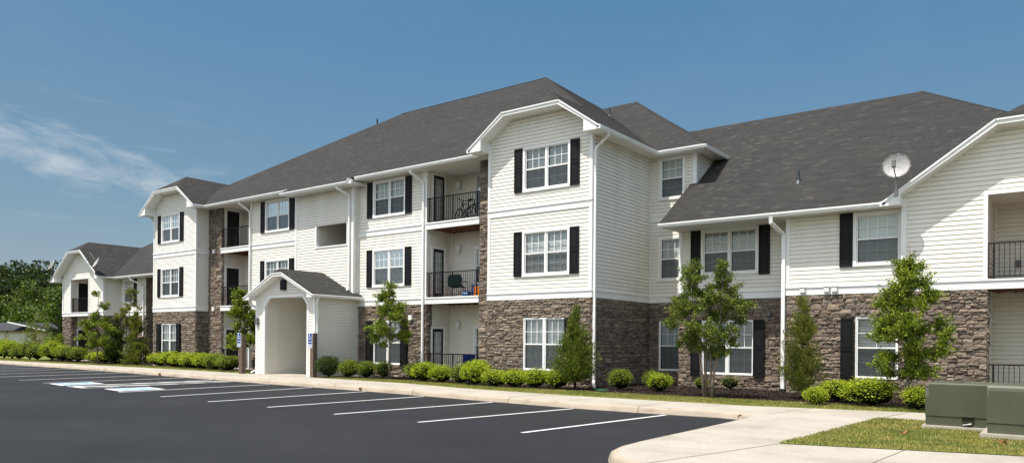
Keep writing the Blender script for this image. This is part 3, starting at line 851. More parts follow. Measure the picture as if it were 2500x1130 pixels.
# eaves: soffit slab + gutter with rolled lip
def eave_x(x0, x1, yw, ye, zt, s0=None, s1=None):
    part('soffit', B((x0+.03 if s0 is None else s0, x1-.03 if s1 is None else s1, ye+.10, yw+.02, zt-.10, zt-.07)), M['soffit'])
    bm = bmesh.new()
    prism(bm, [(ye-.02, zt), (ye-.035, zt-.01), (ye-.03, zt-.05), (ye+.01, zt-.125), (ye+.10, zt-.125), (ye+.10, zt-.012)], x0, x1, 'x')
    part('gutter', bm, M['trim'])
def eave_y(y0, y1, xw, xe, zt, sg=1):
    a, b = sorted((xw, xe-sg*.10)); part('soffit', B((a, b, y0+.03, y1-.03, zt-.097, zt-.067)), M['soffit'])
    bm = bmesh.new()
    prism(bm, [(xe+sg*.02, zt), (xe+sg*.035, zt-.01), (xe+sg*.03, zt-.05), (xe-sg*.01, zt-.125), (xe-sg*.10, zt-.125), (xe-sg*.10, zt-.012)], y0, y1, 'y')
    part('gutter', bm, M['trim'])
eave_x(-24.62, -17.6, YM, YE, ZE, -25.05, XBL); eave_x(-36.5, -29.27, YM, YE, ZE, XL, -29.1); eave_x(-29.45, -24.78, YS, 21.0, zf(21.0)+.0)
part('eave_return', B((-24.80, -24.62, 21.0+.1, YM-.0, 8.20, 8.30), (-24.79, -24.76, 21.02, 21.32, 8.17, 8.42)), M['trim'])
eave_y(YF, YE2+.08, XBR, ER, ZE); eave_x(ER+.02, XE2, 25.44, YE2, ZE, XBR, XE2-.03); eave_y(YE2, YE2+3.2, -10.97, XE2, ZE)
eave_y(YF, YE+.08, XL, CXL+bw, ZE); eave_y(YF, 30, mx(XBR), CXL-bw, ZE, -1); eave_y(YF, YE+.08, XBL, CX-bw, ZE, -1)
eave_x(-11.2, -4.3, 24.4, 22.87, 5.50, -11.17, -3.92); eave_x(-49.8, -41.3, 24.4, 22.87, 5.50, -50.18, -41.3)
eave_y(WL[4], 22.9, -50.2, WL[0]+WL[1], 5.5); eave_y(WR[4], 23.0, -3.9, WR[0]-WR[1], 5.5, -1); eave_y(WR[4], 30, 2.4, WR[0]+WR[1], 5.5); eave_y(WL[4], 30, -56.25, WL[0]-WL[1], 5.5, -1)
# roof edge board of the right wing (left rake)
part('rake_fascia', B((-11.19, -11.165, 22.9, 22.95, 5.38, 5.46)), M['trim'])
# plumbing vents
for x, y, z in ((-31.98, 29.3, 13.85), (-17.2, 26.4, zf(26.4)-.7+.7), (-7.14, 24.6, 5.5+K*(24.6-22.87))):
    if x == -17.2: x, y = -16.6, 29.0; z = ZE+K*(ER-(-16.6))
    bm = bmesh.new(); tube(bm, [(x, y, z-.1), (x, y, z+.35)], .05, 10); tube(bm, [(x, y, z-.08), (x, y, z+.06)], [.12, .055], 10)
    part('roof_vent_pipe', bm, M['metalvent'])
bm = bmesh.new(); tube(bm, [(-53.4, 30, 7.9+2.2), (-53.4, 30, 10.6)], .05, 8); part('roof_vent_pipe', bm, M['metalvent'])

# ---- downspouts -------------------------------------------------------
def downspout(pts, w=.09, d=.07, straps=()):
    bm = bmesh.new(); rtube(bm, pts, w, d)
    o = part('downspout', bm, M['trim']); return o
downspout([(-12.25, 21.32, 8.38), (-12.25, 21.32, 8.28), (-12.45, 21.32, 8.13), (-12.66, 21.30, 7.98), (-12.71, 21.30, 7.85), (-12.71, 21.30, .28), (-12.66, 21.22, .14), (-12.50, 21.0, .06)])
downspout([(-21.35, 21.36, 8.38), (-21.35, 21.37, 8.28), (-21.20, 21.62, 8.08), (-21.08, 21.82, 7.92), (-21.08, 21.85, 7.75), (-21.08, 21.85, .05)])
downspout([(-33.3, 21.36, 8.38), (-33.3, 21.37, 8.28), (-33.15, 21.62, 8.08), (-33.07, 21.82, 7.92), (-33.07, 21.85, 7.75), (-33.07, 21.85, .05)])
downspout([(-25.5, 21.06, 8.18), (-25.5, 21.07, 8.08), (-25.33, 21.32, 7.92), (-25.25, 21.53, 7.78), (-25.25, 21.56, 7.6), (-25.25, 21.56, 3.75), (-25.4, 21.5, 3.65)])
downspout([(-7.45, 22.90, 5.38), (-7.45, 22.92, 5.22), (-7.30, 23.2, 5.0), (-7.22, 23.4, 4.9), (-7.22, 23.43, 4.75), (-7.22, 23.43, .12)], .11, .08)
part('drain_boot', B((-7.30, -7.14, 23.36, 23.50, -.05, .14)), M['rubber'])
downspout([(-41.75, 21.3, 8.38), (-41.75, 21.3, 8.3), (-41.5, 21.3, 8.0), (-41.37, 21.3, 7.85), (-41.37, 21.3, .1)])
downspout([(-47.6, 22.9, 5.38), (-47.6, 22.92, 5.25), (-47.2, 23.3, 5.0), (-47.05, 23.5, 4.85), (-47.05, 23.52, .1)])

# ---- wall lamps, vents --------------------------------------------------
def lamp(x, y, z):
    bm = bmesh.new()
    box(bm, x-.06, x+.06, y-.03, y, z-.02, z+.16)
    tube(bm, [(x, y-.03, z+.12), (x, y-.10, z+.20), (x, y-.16, z+.16)], .012, 6)
    tube(bm, [(x, y-.16, z+.17), (x, y-.16, z+.12), (x, y-.16, z+.10)], [.02, .10, .105], 6)
    tube(bm, [(x, y-.16, z-.13), (x, y-.16, z-.16)], [.06, .02], 6)
    for k in range(6):
        a = math.pi/3*k
        tube(bm, [(x+.095*math.cos(a), y-.16+.095*math.sin(a), z+.10), (x+.058*math.cos(a), y-.16+.058*math.sin(a), z-.13)], .008, 4)
    o = part('wall_lamp', bm, M['trim'])
    g = bmesh.new(); tube(g, [(x, y-.16, z-.128), (x, y-.16, z+.098)], [.05, .085], 6)
    obj('lamp_glass', g, M['sign_white'], o)
for z in (2.18, 5.35, 8.12-.05): lamp(-20.45, 23.43, z if z < 8 else 7.97)
part('wall_vent', B((-21.86, -21.68, YM-.13, YM-.03, 2.38, 2.58)), M['trim'])
part('wall_vent', B((-8.02, -7.90, YL-.10, YL-.03, 2.42, 2.6)), M['grey'])
for x in (-6.72, -6.02, -5.80):
    bm = bmesh.new(); prism(bm, [(YR-.03, 3.24), (YR-.13, 3.20), (YR-.12, 3.08), (YR-.03, 3.06)], x, x+.15, 'x'); box(bm, x-.015, x+.165, YR-.14, YR-.03, 3.235, 3.255)
    part('dryer_vent', bm, M['trim'])

# ---- portico ----------------------------------------------------------
por = P(link(bpy.data.objects.new('portico', None), BLD)); por.empty_display_size = .1
def ppart(name, bm, mat, **k):
    o = obj(name, bm, mat, por, **k); return o
YP = 19.60
XPL, XPR = -29.10, -25.03
def psid(plane, facing, outline, holes=()):
    o = siding(plane, facing, outline, holes, parent=por); return o
psid(YP, '-y', [(XPL, 0), (-28.57, 0), (-28.57, 3.04), (-28.17, 3.44), (-25.79, 3.44), (-25.41, 3.04), (-25.41, 0), (XPR, 0), (XPR, 3.48), (-27.1, 4.40), (XPL, 3.48)])
psid(XPR, '+x', rect(YP, YM, -.02, 3.36)); psid(XPL, '-x', rect(YP, YS, -.02, 3.36))
psid(-28.45, '+x', rect(YP+.05, 31, -.02, 3.42)); psid(-25.51, '-x', rect(YP+.05, 31, -.02, 3.42))
psid(31, '-y', rect(-28.45, -25.51, -.02, 3.42))
ppart('portico_ceiling', B((-28.45, -25.51, YP+.02, 31, 3.42, 3.45)), M['soffit'])
ppart('portico_floor', B((-28.45, -25.51, YP-.25, 31, -.10, .006)), M['concrete'])
bm = bmesh.new()   # chamfered arch trim
for pts in ([(-28.57, 0), (-28.45, 0), (-28.45, 2.99), (-28.57, 3.04)], [(-28.57, 3.04), (-28.45, 2.99), (-28.12, 3.34), (-28.17, 3.44)],
            [(-28.17, 3.44), (-28.12, 3.34), (-25.84, 3.34), (-25.79, 3.44)], [(-25.79, 3.44), (-25.84, 3.34), (-25.53, 2.99), (-25.41, 3.04)], [(-25.41, 3.04), (-25.53, 2.99), (-25.53, 0), (-25.41, 0)]):
    prism(bm, pts, YP-.03, YP+.08)
ppart('arch_trim', bm, M['trim'])
ppart('corner_board', B((XPR-.10, XPR+.03, YP-.03, YP+.06, 0, 3.4)), M['trim']); ppart('corner_board', B((XPL-.03, XPL+.10, YP-.03, YP+.06, 0, 3.4)), M['trim'])
PE, PW, PZ, PZP, PY = -24.66, 2.44, 3.38, 4.55, 19.2
def proof(pts, u):
    o = roof_face(pts, u, 'portico_roof'); o.parent = por; o.matrix_parent_inverse = Matrix(); return o
pk = .16
PC = -27.1
proof([(PC+PW, PY, PZ), (PC+PW, 22.0, PZ), (PC, 22.0, PZP), (PC, PY+pk, PZP), (PC+pk*2, PY, PZP-pk)], (0,1,0))
proof([(PC-PW, PY, PZ), (PC-PW, YS+.02, PZ), (PC, YS+.02, PZP), (PC, PY+pk, PZP), (PC-pk*2, PY, PZP-pk)], (0,1,0))
proof([(PC-pk*2, PY, PZP-pk), (PC+pk*2, PY, PZP-pk), (PC, PY+pk, PZP)], (1,0,0))
bm = bmesh.new(); bm2 = bmesh.new()
o = [(-PW, PZ-.02), (-pk*2, PZP-pk-.02), (pk*2, PZP-pk-.02), (PW, PZ-.02)]; i = [(-PW+.02, PZ-.12), (-pk*2+.03, PZP-pk-.17), (pk*2-.03, PZP-pk-.17), (PW-.02, PZ-.12)]
for j in range(3):
    prism(bm, [(PC+p[0], p[1]) for p in (o[j], o[j+1], i[j+1], i[j])], PY, YP-.002)
    a, b = Vector(o[j]), Vector(o[j+1]); d = (b-a).normalized(); nn = Vector((d.y, -d.x))
    prism(bm, [(PC+p[0], p[1]) for p in (a, b, b+nn*.04, a+nn*.04)], PY-.03, PY)
ppart('rake_fascia', bm, M['trim'])
for s in (-1, 1):
    bm = bmesh.new(); prism(bm, [(PC+s*PW, PZ-.09), (PC+s*(PW-.01), PZ-.12), (PC+s*(2.03), PZ-.12), (PC+s*2.03, PZ+.08)], PY+.004, YP-.034); ppart('eave_return', bm, M['trim'])
    bm = bmesh.new(); xe = PC+s*PW
    prism(bm, [(xe+s*.02, PZ), (xe+s*.035, PZ-.01), (xe+s*.03, PZ-.05), (xe-s*.01, PZ-.12), (xe-s*.09, PZ-.12), (xe-s*.09, PZ-.012)], PY, 22.0 if s > 0 else YS, 'y'); ppart('gutter', bm, M['trim'])
    a, b = sorted((xe-s*.09, PC+s*2.0)); ppart('soffit', B((a, b, YP-.4, 21.9 if s > 0 else YS, PZ-.10, PZ-.07)), M['soffit'])
bm = bmesh.new(); rtube(bm, [(-24.72, 19.5, 3.26), (-24.72, 19.5, 3.16), (-24.85, 19.56, 3.0), (-24.95, 19.66, 2.88), (-24.97, 19.68, 2.7), (-24.97, 19.68, .1), (-24.85, 19.55, .03)], .08, .06); ppart('downspout', bm, M['trim'])
bm = bmesh.new(); rtube(bm, [(-29.48, 19.5, 3.26), (-29.48, 19.5, 3.16), (-29.3, 19.6, 3.0), (-29.19, 19.7, 2.88), (-29.17, 19.7, 2.7), (-29.17, 19.7, .2), (-29.35, 19.5, .05)], .08, .06); ppart('downspout', bm, M['trim'])
# black lantern plaque with ring on the gable, grey box on the post
lp = ppart('gable_lantern', B((-27.26, -26.93, YP-.11, YP-.02, 3.66, 4.08)), M['shutter'])
bm = bmesh.new(); tube(bm, [(-27.095+.1*math.cos(a), YP-.06, 4.08+.1*math.sin(a)) for a in [math.pi*k/10 for k in range(11)]], .02, 6); obj('lantern_ring', bm, M['shutter'], lp)
ppart('grey_meter_box', B((-29.08, -28.88, YP-.11, YP-.02, 2.18, 2.48)), M['grey'])

# ------------------------------------------------------------------ ground, paving
def sheet(name, pts, z, mat, kind='structure'):
    from mathutils.geometry import tessellate_polygon
    bm = bmesh.new(); v = [bm.verts.new((p[0], p[1], z)) for p in pts]
    for t in tessellate_polygon([[Vector((p[0], p[1], 0)) for p in pts]]):
        try: bm.faces.new([v[i] for i in t])
        except ValueError: pass
    for f in bm.faces:
        f.normal_update()
        if f.normal.z < 0: f.normal_flip()
    o = obj(name, bm, mat, recalc=False); tag(o, kind=kind); return o
sheet('ground', [(-1500, -900), (900, -900), (900, 1500), (-1500, 1500)], -.32, M['lawn'])
KB = [(-150, 21.0), (-75, 18.9), (-60, 18.4), (-50, 18.05), (-43.3, 17.98), (-36.9, 17.62), (-30.6, 17.2), (-24, 16.86), (-18.5, 16.66), (-15.6, 16.4), (-12.8, 16.13), (-10, 15.93), (-8.2, 15.95), (-6.4, 16.12), (-5.75, 15.95), (-5.45, 15.4),
      (-5.42, 13.0), (-5.42, 10.4), (-5.38, 9.7), (-5.25, 9.2), (-4.95, 8.75), (-4.5, 8.42), (-3.9, 8.25), (0, 8.2), (20, 8.1)]
def offset(path, d):
    out = []
    for i, p in enumerate(path):
        a = Vector(path[max(i-1, 0)]); b = Vector(path[min(i+1, len(path)-1)]); t = (b-a).normalized()
        n = Vector((-t.y, t.x)); out.append((p[0]+n.x*d, p[1]+n.y*d))
    return out
def dense(path, step=.8):
    out = []
    for a, b in zip(path, path[1:]):
        a, b = Vector(a), Vector(b); n = max(1, int((b-a).length/step)) if (b-a).length < 12 else 6
        for k in range(n): out.append(tuple(a+(b-a)*k/n))
    out.append(path[-1]); return out
KD = dense(KB)
sheet('asphalt_lot', [(-400, -120), (120, -120), (120, 30), (-150, 30), (-400, 30)], -.15, M['asphalt'])
bm = bmesh.new(); prof = [(0, -.16), (.03, -.06), (.055, -.018), (.09, -.004), (.13, 0)]
rings = [[bm.verts.new((q[0], q[1], z)) for q in offset(KD, d)] for d, z in prof]
for r0, r1 in zip(rings, rings[1:]):
    for k in range(len(r0)-1): bm.faces.new((r0[k], r0[k+1], r1[k+1], r1[k]))
kerb = obj('kerb', bm, M['kerb'], smooth=True); tag(kerb, kind='structure')
top = offset(KD, .13)
inner = [(20, 19.4), (6, 19.2), (-2.6, 18.87), (-4.9, 18.35), (-6.4, 18.0), (-11.3, 17.9), (-15.6, 18.28), (-18.9, 18.95), (-24.4, 19.32), (-24.9, 19.35), (-24.9, 19.62), (-29.2, 19.62), (-29.2, 19.48), (-37, 19.6), (-46, 19.5), (-57, 19.1), (-75, 20.0), (-150, 22.3)]
sheet('sidewalk', list(top)+inner, 0, M['concrete'])
# saw-cut joints
def strip(name, a, b, w, z, mat, mark='structure'):
    a, b = Vector(a), Vector(b); t = (b-a).normalized(); n = Vector((-t.y, t.x))*w/2
    return [tuple(a-n), tuple(b-n), tuple(b+n), tuple(a+n)]
bm = bmesh.new()
def addquad(bm, q, z):
    f = bm.faces.new([bm.verts.new((p[0], p[1], z)) for p in q]); f.normal_update()
    if f.normal.z < 0: f.normal_flip()
jl = [((-5.3, 16.2), (-4.95, 18.3)), ((-3.22, 16.72), (-3.0, 18.8)), ((-3.57, 11.45), (-4.3, 8.4)), ((-1.95, 11.95), (-2.2, 8.4)), ((.6, 12.7), (.5, 8.4))]
for k in range(12): 
    x = -8.3-k*4.0
    ys = np.interp(x, [p[0] for p in KB[:14]], [p[1] for p in KB[:14]]); yi = np.interp(x, [p[0] for p in inner][::-1], [p[1] for p in inner][::-1])
    jl.append(((x, float(ys)+.1), (x, float(yi))))
for a, b in jl: addquad(bm, strip('', a, b, .018, 0, None), .003)
for a, b in jl:
    if a[0] > -5.3: continue
    for (d0, z0_), (d1, z1_) in zip(prof, prof[1:]):
        y0_ = a[1]-.1
        f = bm.faces.new([bm.verts.new(q) for q in ((a[0]-.01, y0_+d0-.004, z0_+.002), (a[0]+.01, y0_+d0-.004, z0_+.002), (a[0]+.01, y0_+d1-.004, z1_+.003), (a[0]-.01, y0_+d1-.004, z1_+.003))])
tag(obj('pavement_joints', bm, M['joint'], recalc=False), kind='structure')
# lawn and beds
lawn_in = [(p[0], p[1]-.0) for p in inner]
sheet('lawn', [(20, 19.4)]+inner[1:]+[(-150, 60), (-400, 60), (-400, 300), (200, 300), (200, 19.4)], -.012, M['lawn'])
mul = [(20, 20.6), (-2.6, 19.95), (-6.2, 19.62), (-9.6, 19.45), (-12.4, 19.42), (-15, 19.3), (-17.2, 19.75), (-19.7, 20.1), (-23.5, 19.85), (-24.95, 19.75), (-24.95, 22), (-20, 25), (0, 25), (20, 25)]
sheet('mulch_bed', mul, .012, M['mulch'])
sheet('mulch_bed', [(-29.3, 19.9), (-32.3, 20.6), (-37.1, 20.6), (-41, 20.7), (-46, 20.3), (-52, 19.9), (-58, 20.3), (-58, 25), (-29.3, 24)], .012, M['mulch'])
LT = [(-3.22, 16.72), (-3.57, 11.45), (-.55, 12.37), (3.5, 13.6), (3.5, 16.9)]
sheet('lawn', LT, .010, M['lawn'])
# parking lines
PL = [(-7.55, 15.95, -8.06, 10.98), (-10.04, 15.88, -10.71, 11.0), (-12.77, 16.08, -13.28, 10.95), (-15.63, 16.34, -15.86, 11.0), (-18.5, 16.62, -18.4, 10.94), (-21.4, 16.72, -20.96, 10.98), (-24.01, 16.82, -23.58, 11.04), (-26.64, 16.95, -26.35, 11.27),
      (-28.24, 17.02, -27.75, 11.35), (-30.63, 17.14, -30.33, 11.49), (-33.64, 17.3, -33.02, 11.64), (-36.93, 17.58, -36.2, 11.9), (-39.9, 17.75, -39.2, 12.1), (-43.1, 17.9, -42.4, 12.3), (-46.1, 17.95, -45.4, 12.5), (-49.2, 18.0, -48.5, 12.6), (-52.4, 18.1, -51.7, 12.7)]
for a, b, c, d in PL:
    bm = bmesh.new(); addquad(bm, strip('', (a, b-.06), (c, d), .10, 0, None), -.146)
    tag(obj('parking_line', bm, M['paint'], recalc=False), kind='structure')
bm = bmesh.new()
for k in range(5):
    y = 11.35+k*1.08; addquad(bm, strip('', (-27.70+k*-.09, y), (-26.36-k*.05, y+1.05), .26, 0, None), -.142)
addquad(bm, strip('', (-27.75, 11.33), (-26.35, 11.25), .22, 0, None), -.142)
tag(obj('hatched_aisle_paint', bm, M['paint'], recalc=False), kind='structure')
def ring2(bm, cx, cy, r, w, a0, a1, z, n=20):
    for k in range(n):
        t0 = a0+(a1-a0)*k/n; t1 = a0+(a1-a0)*(k+1)/n
        addquad(bm, [(cx+(r-w)*math.cos(t0), cy+(r-w)*math.sin(t0)), (cx+(r+w)*math.cos(t0), cy+(r+w)*math.sin(t0)), (cx+(r+w)*math.cos(t1), cy+(r+w)*math.sin(t1)), (cx+(r-w)*math.cos(t1), cy+(r-w)*math.sin(t1))], z)
for cx in (-29.0, -24.72):
    bm = bmesh.new(); addquad(bm, [(cx-.78, 11.45), (cx+.78, 11.25), (cx+.72, 12.75), (cx-.72, 12.9)], -.142)
    tag(obj('parking_symbol_border', bm, M['paint'], recalc=False), kind='structure')
    bm = bmesh.new(); addquad(bm, [(cx-.60, 11.6), (cx+.60, 11.44), (cx+.56, 12.6), (cx-.56, 12.72)], -.138)
    tag(obj('parking_symbol_panel', bm, M['bluepaint'], recalc=False), kind='structure')
    bm = bmesh.new(); ring2(bm, cx-.05, 11.95, .24, .04, R(110), R(400), -.134)
    for a, b in (((cx-.1, 12.5), (cx-.05, 12.15)), ((cx-.05, 12.15), (cx+.18, 12.13)), ((cx+.18, 12.13), (cx+.33, 11.8))): addquad(bm, strip('', a, b, .07, 0, None), -.133)
    tag(obj('parking_symbol', bm, M['paint'], recalc=False), kind='structure')
# drain outlets in the kerb
for x, y, lab in ((-5.83, 16.0, 'short terracotta drain pipe in the kerb nearest the curved sidewalk corner'), (-18.9, 16.66, 'small drain pipe in the kerb in the middle of the parking row'), (-33.2, 17.33, 'small dark drain pipe in the kerb left of the hatched aisle')):
    bm = bmesh.new(); n = 14; r0, r1 = .055, .042; c = Vector((x, y+.02, -.085))
    rr = [[bm.verts.new((c.x+r*math.cos(2*math.pi*k/n), yy, c.z+r*math.sin(2*math.pi*k/n))) for k in range(n)] for r, yy in ((r0, c.y+.08), (r0, c.y-.03), (r1, c.y-.03), (r1, c.y+.07))]
    for a, b in zip(rr, rr[1:]):
        for k in range(n): bm.faces.new((a[k], a[(k+1)%n], b[(k+1)%n], b[k]))
    bm.faces.new(rr[3])
    o = obj('drain_pipe', bm, M['bark_dark'] if x < -10 else M['orange']); o.data.materials[0] = simple('old_terracotta', (.30, .16, .07), .9, .1, .3); tag(o, lab, 'drain pipe', 'drain pipes in the kerb')

# ------------------------------------------------------------------ vegetation
def quads_mesh(name, V4, mat):
    """V4: (n,4,3) array of separate quads"""
    n = len(V4); me = bpy.data.meshes.new(name)
    me.vertices.add(n*4); me.vertices.foreach_set('co', V4.reshape(-1).astype(np.float32))
    me.loops.add(n*4); me.loops.foreach_set('vertex_index', np.arange(n*4, dtype=np.int32))
    me.polygons.add(n); me.polygons.foreach_set('loop_start', np.arange(0, n*4, 4, dtype=np.int32))
    me.update(calc_edges=True); me.materials.append(mat); return me
def leaves(rg, C, N, L, W, up=.3, jit=.8):
    """leaf blades at C (n,3), outward N, size L; returns (n,4,3)"""
    n = len(C); d = N+rg.normal(0, jit, (n, 3)); d[:, 2] += up
    d /= np.linalg.norm(d, axis=1)[:, None]+1e-9
    r = rg.normal(0, 1, (n, 3)); s = np.cross(d, r); s /= np.linalg.norm(s, axis=1)[:, None]+1e-9
    Ls = (L*rg.uniform(.65, 1.3, n))[:, None]; Ws = Ls*W
    m = C+d*Ls*.5+np.cross(s, d)*Ls*.08
    return np.stack([C, m+s*Ws*.5, C+d*Ls, m-s*Ws*.5], 1)
def blob(bm, c, r, sub=2, rnd=random):
    m = Matrix.Translation(c) @ Matrix.Diagonal((*r, 1))
    res = bmesh.ops.create_icosphere(bm, subdivisions=sub, radius=1, matrix=m)
    for v in res['verts']: v.co += Vector((rnd.uniform(-1,1), rnd.uniform(-1,1), rnd.uniform(-1,1)))*min(r)*.12
def shrub_proto(seed, mat, nl=4200, L=.047, W=.6, lumps=16, ragged=.1):
    """unit shrub: about 1 m wide, 1 m tall, base at origin"""
    rg = np.random.default_rng(seed); rnd = random.Random(seed)
    Cs, Ns = [], []
    cs = []
    for k in range(lumps):
        ph = k*2.4+rnd.uniform(-.4, .4); el = math.asin(min(1, max(-.3, (k+.5)/lumps*1.25-.25)))
        r = .27*rnd.uniform(.85, 1.15)
        cs.append((np.array([math.cos(ph)*math.cos(el)*r, math.sin(ph)*math.cos(el)*r, .50+math.sin(el)*.24]), rnd.uniform(.17, .27)))
    per = nl//lumps
    for c, r in cs:
        d = rg.normal(0, 1, (per, 3)); d /= np.linalg.norm(d, axis=1)[:, None]
        rr = r*rg.uniform(.72, 1.08, per)[:, None]
        far = rg.random(per) < ragged; rr[far] *= 1.25
        p = c+d*rr*np.array([1, 1, 1.05])
        Cs.append(p); Ns.append(d)
    C = np.concatenate(Cs); N = np.concatenate(Ns)
    C[:, 2] = np.abs(C[:, 2]-.04)+.04
    me = quads_mesh('foliage', leaves(rg, C, N, L, W), mat)
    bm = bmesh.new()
    blob(bm, (0, 0, .45), (.33, .33, .34), 3, rnd)  # opaque core blob stops see-through; inner shade is put into its dark colour
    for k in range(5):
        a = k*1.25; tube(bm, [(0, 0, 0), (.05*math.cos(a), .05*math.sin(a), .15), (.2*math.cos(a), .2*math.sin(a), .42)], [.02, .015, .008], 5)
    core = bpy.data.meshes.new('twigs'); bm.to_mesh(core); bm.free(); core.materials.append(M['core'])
    return me, core
SP = {'lime': [shrub_proto(s, M['leaf_lime']) for s in (1, 2, 3)], 'mid': [shrub_proto(s, M['leaf_mid'], ragged=.2) for s in (4, 5)],
      'dark': [shrub_proto(6, M['leaf_dark'], L=.06, ragged=.2)], 'olive': [shrub_proto(7, M['leaf_olive'], 900, L=.06, lumps=10, ragged=.4)]}
# x, y, width, height, kind, label, group
SHR = [
 (-2.87, 19.25, .80, .66, 'lime', 'round lime shrub half hidden behind the left green utility cabinet', None),
 (-3.96, 19.79, 1.45, .72, 'lime', 'largest bright lime shrub under the ground-floor window of the right wing', 'a'),
 (-4.99, 20.75, 1.05, .62, 'lime', 'lime shrub set back behind the largest one, under the right wing window', 'a'),
 (-5.13, 19.35, .74, .50, 'lime', 'low lime shrub at the left end of the right wing cluster, beside the olive conifer', 'a'),
 (-10.24, 21.11, .80, .66, 'lime', 'yellow-green round shrub in mulch nearest the multi-trunk tree', 'b'),
 (-10.75, 21.6, .66, .66, 'mid', 'darker green shrub squeezed behind the yellow-green one in the stone corner', 'b'),
 (-11.51, 20.95, .85, .74, 'mid', 'round shrub on bare stems before the shaded stone wall, right of the downspout', 'b'),
 (-9.06, 23.9, .66, .50, 'olive', 'sparse bare-stemmed shrub under the double window of the right wing', None),
 (-9.81, 23.3, .50, .45, 'mid', 'tiny green shrub seen between the trunks of the multi-trunk tree', None),
 (-13.31, 20.0, .88, .60, 'lime', 'right end shrub of the lime hedge under the big bay, beside the conifer', 'c'),
 (-13.95, 19.75, .92, .62, 'lime', 'second shrub from the right of the lime hedge under the big bay', 'c'),
 (-14.65, 19.6, .95, .60, 'lime', 'third shrub from the right of the lime hedge under the big bay', 'c'),
 (-15.40, 19.5, .90, .58, 'lime', 'left end shrub of the lime hedge under the big bay, beside a larger round shrub', 'c'),
 (-16.35, 19.57, 1.0, .74, 'lime', 'large round lime shrub in front of the stone pier of the big bay', 'd'),
 (-17.55, 21.1, 1.1, .80, 'lime', 'lime shrub set back against the stone pier behind the large round one', 'd'),
 (-17.34, 19.95, .82, .66, 'mid', 'first green shrub left of the large round one, below the patio railing', 'd'),
 (-18.25, 19.95, .86, .66, 'lime', 'shrub directly in front of the blue folding chair patio', 'd'),
 (-19.20, 20.05, .98, .68, 'lime', 'wide shrub below the left half of the ground-floor patio railing', 'd'),
 (-20.45, 20.75, .78, .62, 'mid', 'small green shrub in front of the long white downspout', 'd'),
 (-22.13, 20.75, .72, .70, 'mid', 'lone green shrub just left of the slim tree trunk', 'e'),
 (-22.55, 20.20, .74, .72, 'mid', 'middle green shrub under the shuttered ground-floor window', 'e'),
 (-23.10, 19.75, .76, .70, 'mid', 'green shrub in front of the air-conditioner, right of the dark bush', 'e'),
 (-24.15, 19.62, 1.0, .92, 'dark', 'dark green bush against the side wall of the entrance portico', None),
 (-30.2, 20.5, .7, .85, 'dark', 'dark bush between the left parking sign and the portico', None),
 (-32.0, 20.05, 1.15, .78, 'mid', 'right end shrub of the hedge below the left bay, near the parking sign', 'f'),
 (-33.3, 20.2, 1.15, .76, 'mid', 'second shrub from the right in the hedge below the left bay', 'f'),
 (-34.6, 20.45, 1.25, .78, 'lime', 'third shrub from the right in the hedge below the left bay, at the stone pier', 'f'),
 (-35.9, 20.6, 1.35, .80, 'lime', 'fourth shrub from the right in the hedge below the left bay', 'f'),
 (-37.3, 20.8, 1.45, .82, 'lime', 'fifth shrub from the right in the hedge below the left bay, under its window', 'f'),
 (-38.8, 21.0, 1.45, .80, 'lime', 'sixth shrub from the right in the hedge below the left bay', 'f'),
 (-40.4, 21.2, 1.45, .72, 'lime', 'left end shrub of the hedge below the left bay', 'f'),
 (-47.3, 21.3, 1.25, .72, 'lime', 'bright yellow-green shrub right of two in front of the left wing', 'g'),
 (-48.3, 21.3, 1.25, .70, 'lime', 'bright yellow-green shrub left of two in front of the left wing', 'g'),
 (-50.4, 21.1, 1.25, .88, 'mid', 'green shrub at the right end of the long far-left hedge', 'h'),
 (-51.7, 21.1, 1.3, .95, 'mid', 'second shrub from the right of the long far-left hedge', 'h'),
 (-53.0, 21.2, 1.35, 1.05, 'lime', 'third shrub from the right of the far-left hedge, before the left wing patio', 'h'),
 (-54.6, 21.2, 1.35, 1.35, 'lime', 'tall feathery lime shrub of the far-left hedge before the left wing corner', 'h'),
 (-55.9, 20.8, 1.1, 1.0, 'mid', 'sixth shrub from the left of the far-left hedge', 'h'),
 (-56.4, 22.6, 1.3, 1.75, 'mid', 'tall upright shrub standing behind the far-left hedge beside the dark cypress', 'h'),
 (-58.0, 21.1, 1.2, 1.25, 'mid', 'fifth shrub from the left of the far-left hedge', 'h'),
 (-59.5, 21.0, 1.25, .95, 'mid', 'fourth shrub from the left of the far-left hedge', 'h'),
 (-59.2, 23.5, 1.8, 1.8, 'mid', 'broad shrub with reddish tips behind the far-left hedge, before the garage', 'h'),
 (-61.1, 21.1, 1.45, 1.2, 'lime', 'third shrub from the left of the far-left hedge', 'h'),
 (-62.6, 21.1, 1.55, 1.35, 'lime', 'second shrub from the left of the far-left hedge', 'h'),
 (-64.2, 21.2, 1.6, 1.4, 'lime', 'first shrub at the left edge of the photo in the far-left hedge', 'h'),
]
GN = {'a': 'lime shrubs under the right wing window', 'b': 'round shrubs in the mulch corner', 'c': 'lime hedge under the big bay', 'd': 'shrubs along the ground-floor patio', 'e': 'green shrubs under the shuttered window', 'f': 'hedge below the left bay', 'g': 'yellow-green shrubs before the left wing', 'h': 'long hedge at the far left'}
for k, (x, y, w, h, kind, lab, gr) in enumerate(SHR):
    me, core = SP[kind][k % len(SP[kind])]
    e = empty('shrub', (x, y, 0), lab, 'shrub', GN.get(gr), rz=k*1.7)
    q_ = 1.0 if gr in ('a', 'b', None) else 1.14; e.scale = (w*q_, w*q_*(.9+.2*((k*7)%5)/4), h*(.98 if q_ == 1 else 1.10)*(.95+.1*((k*3)%4)/3))
    link(bpy.data.objects.new('foliage', me), e); link(bpy.data.objects.new('twigs', core), e)

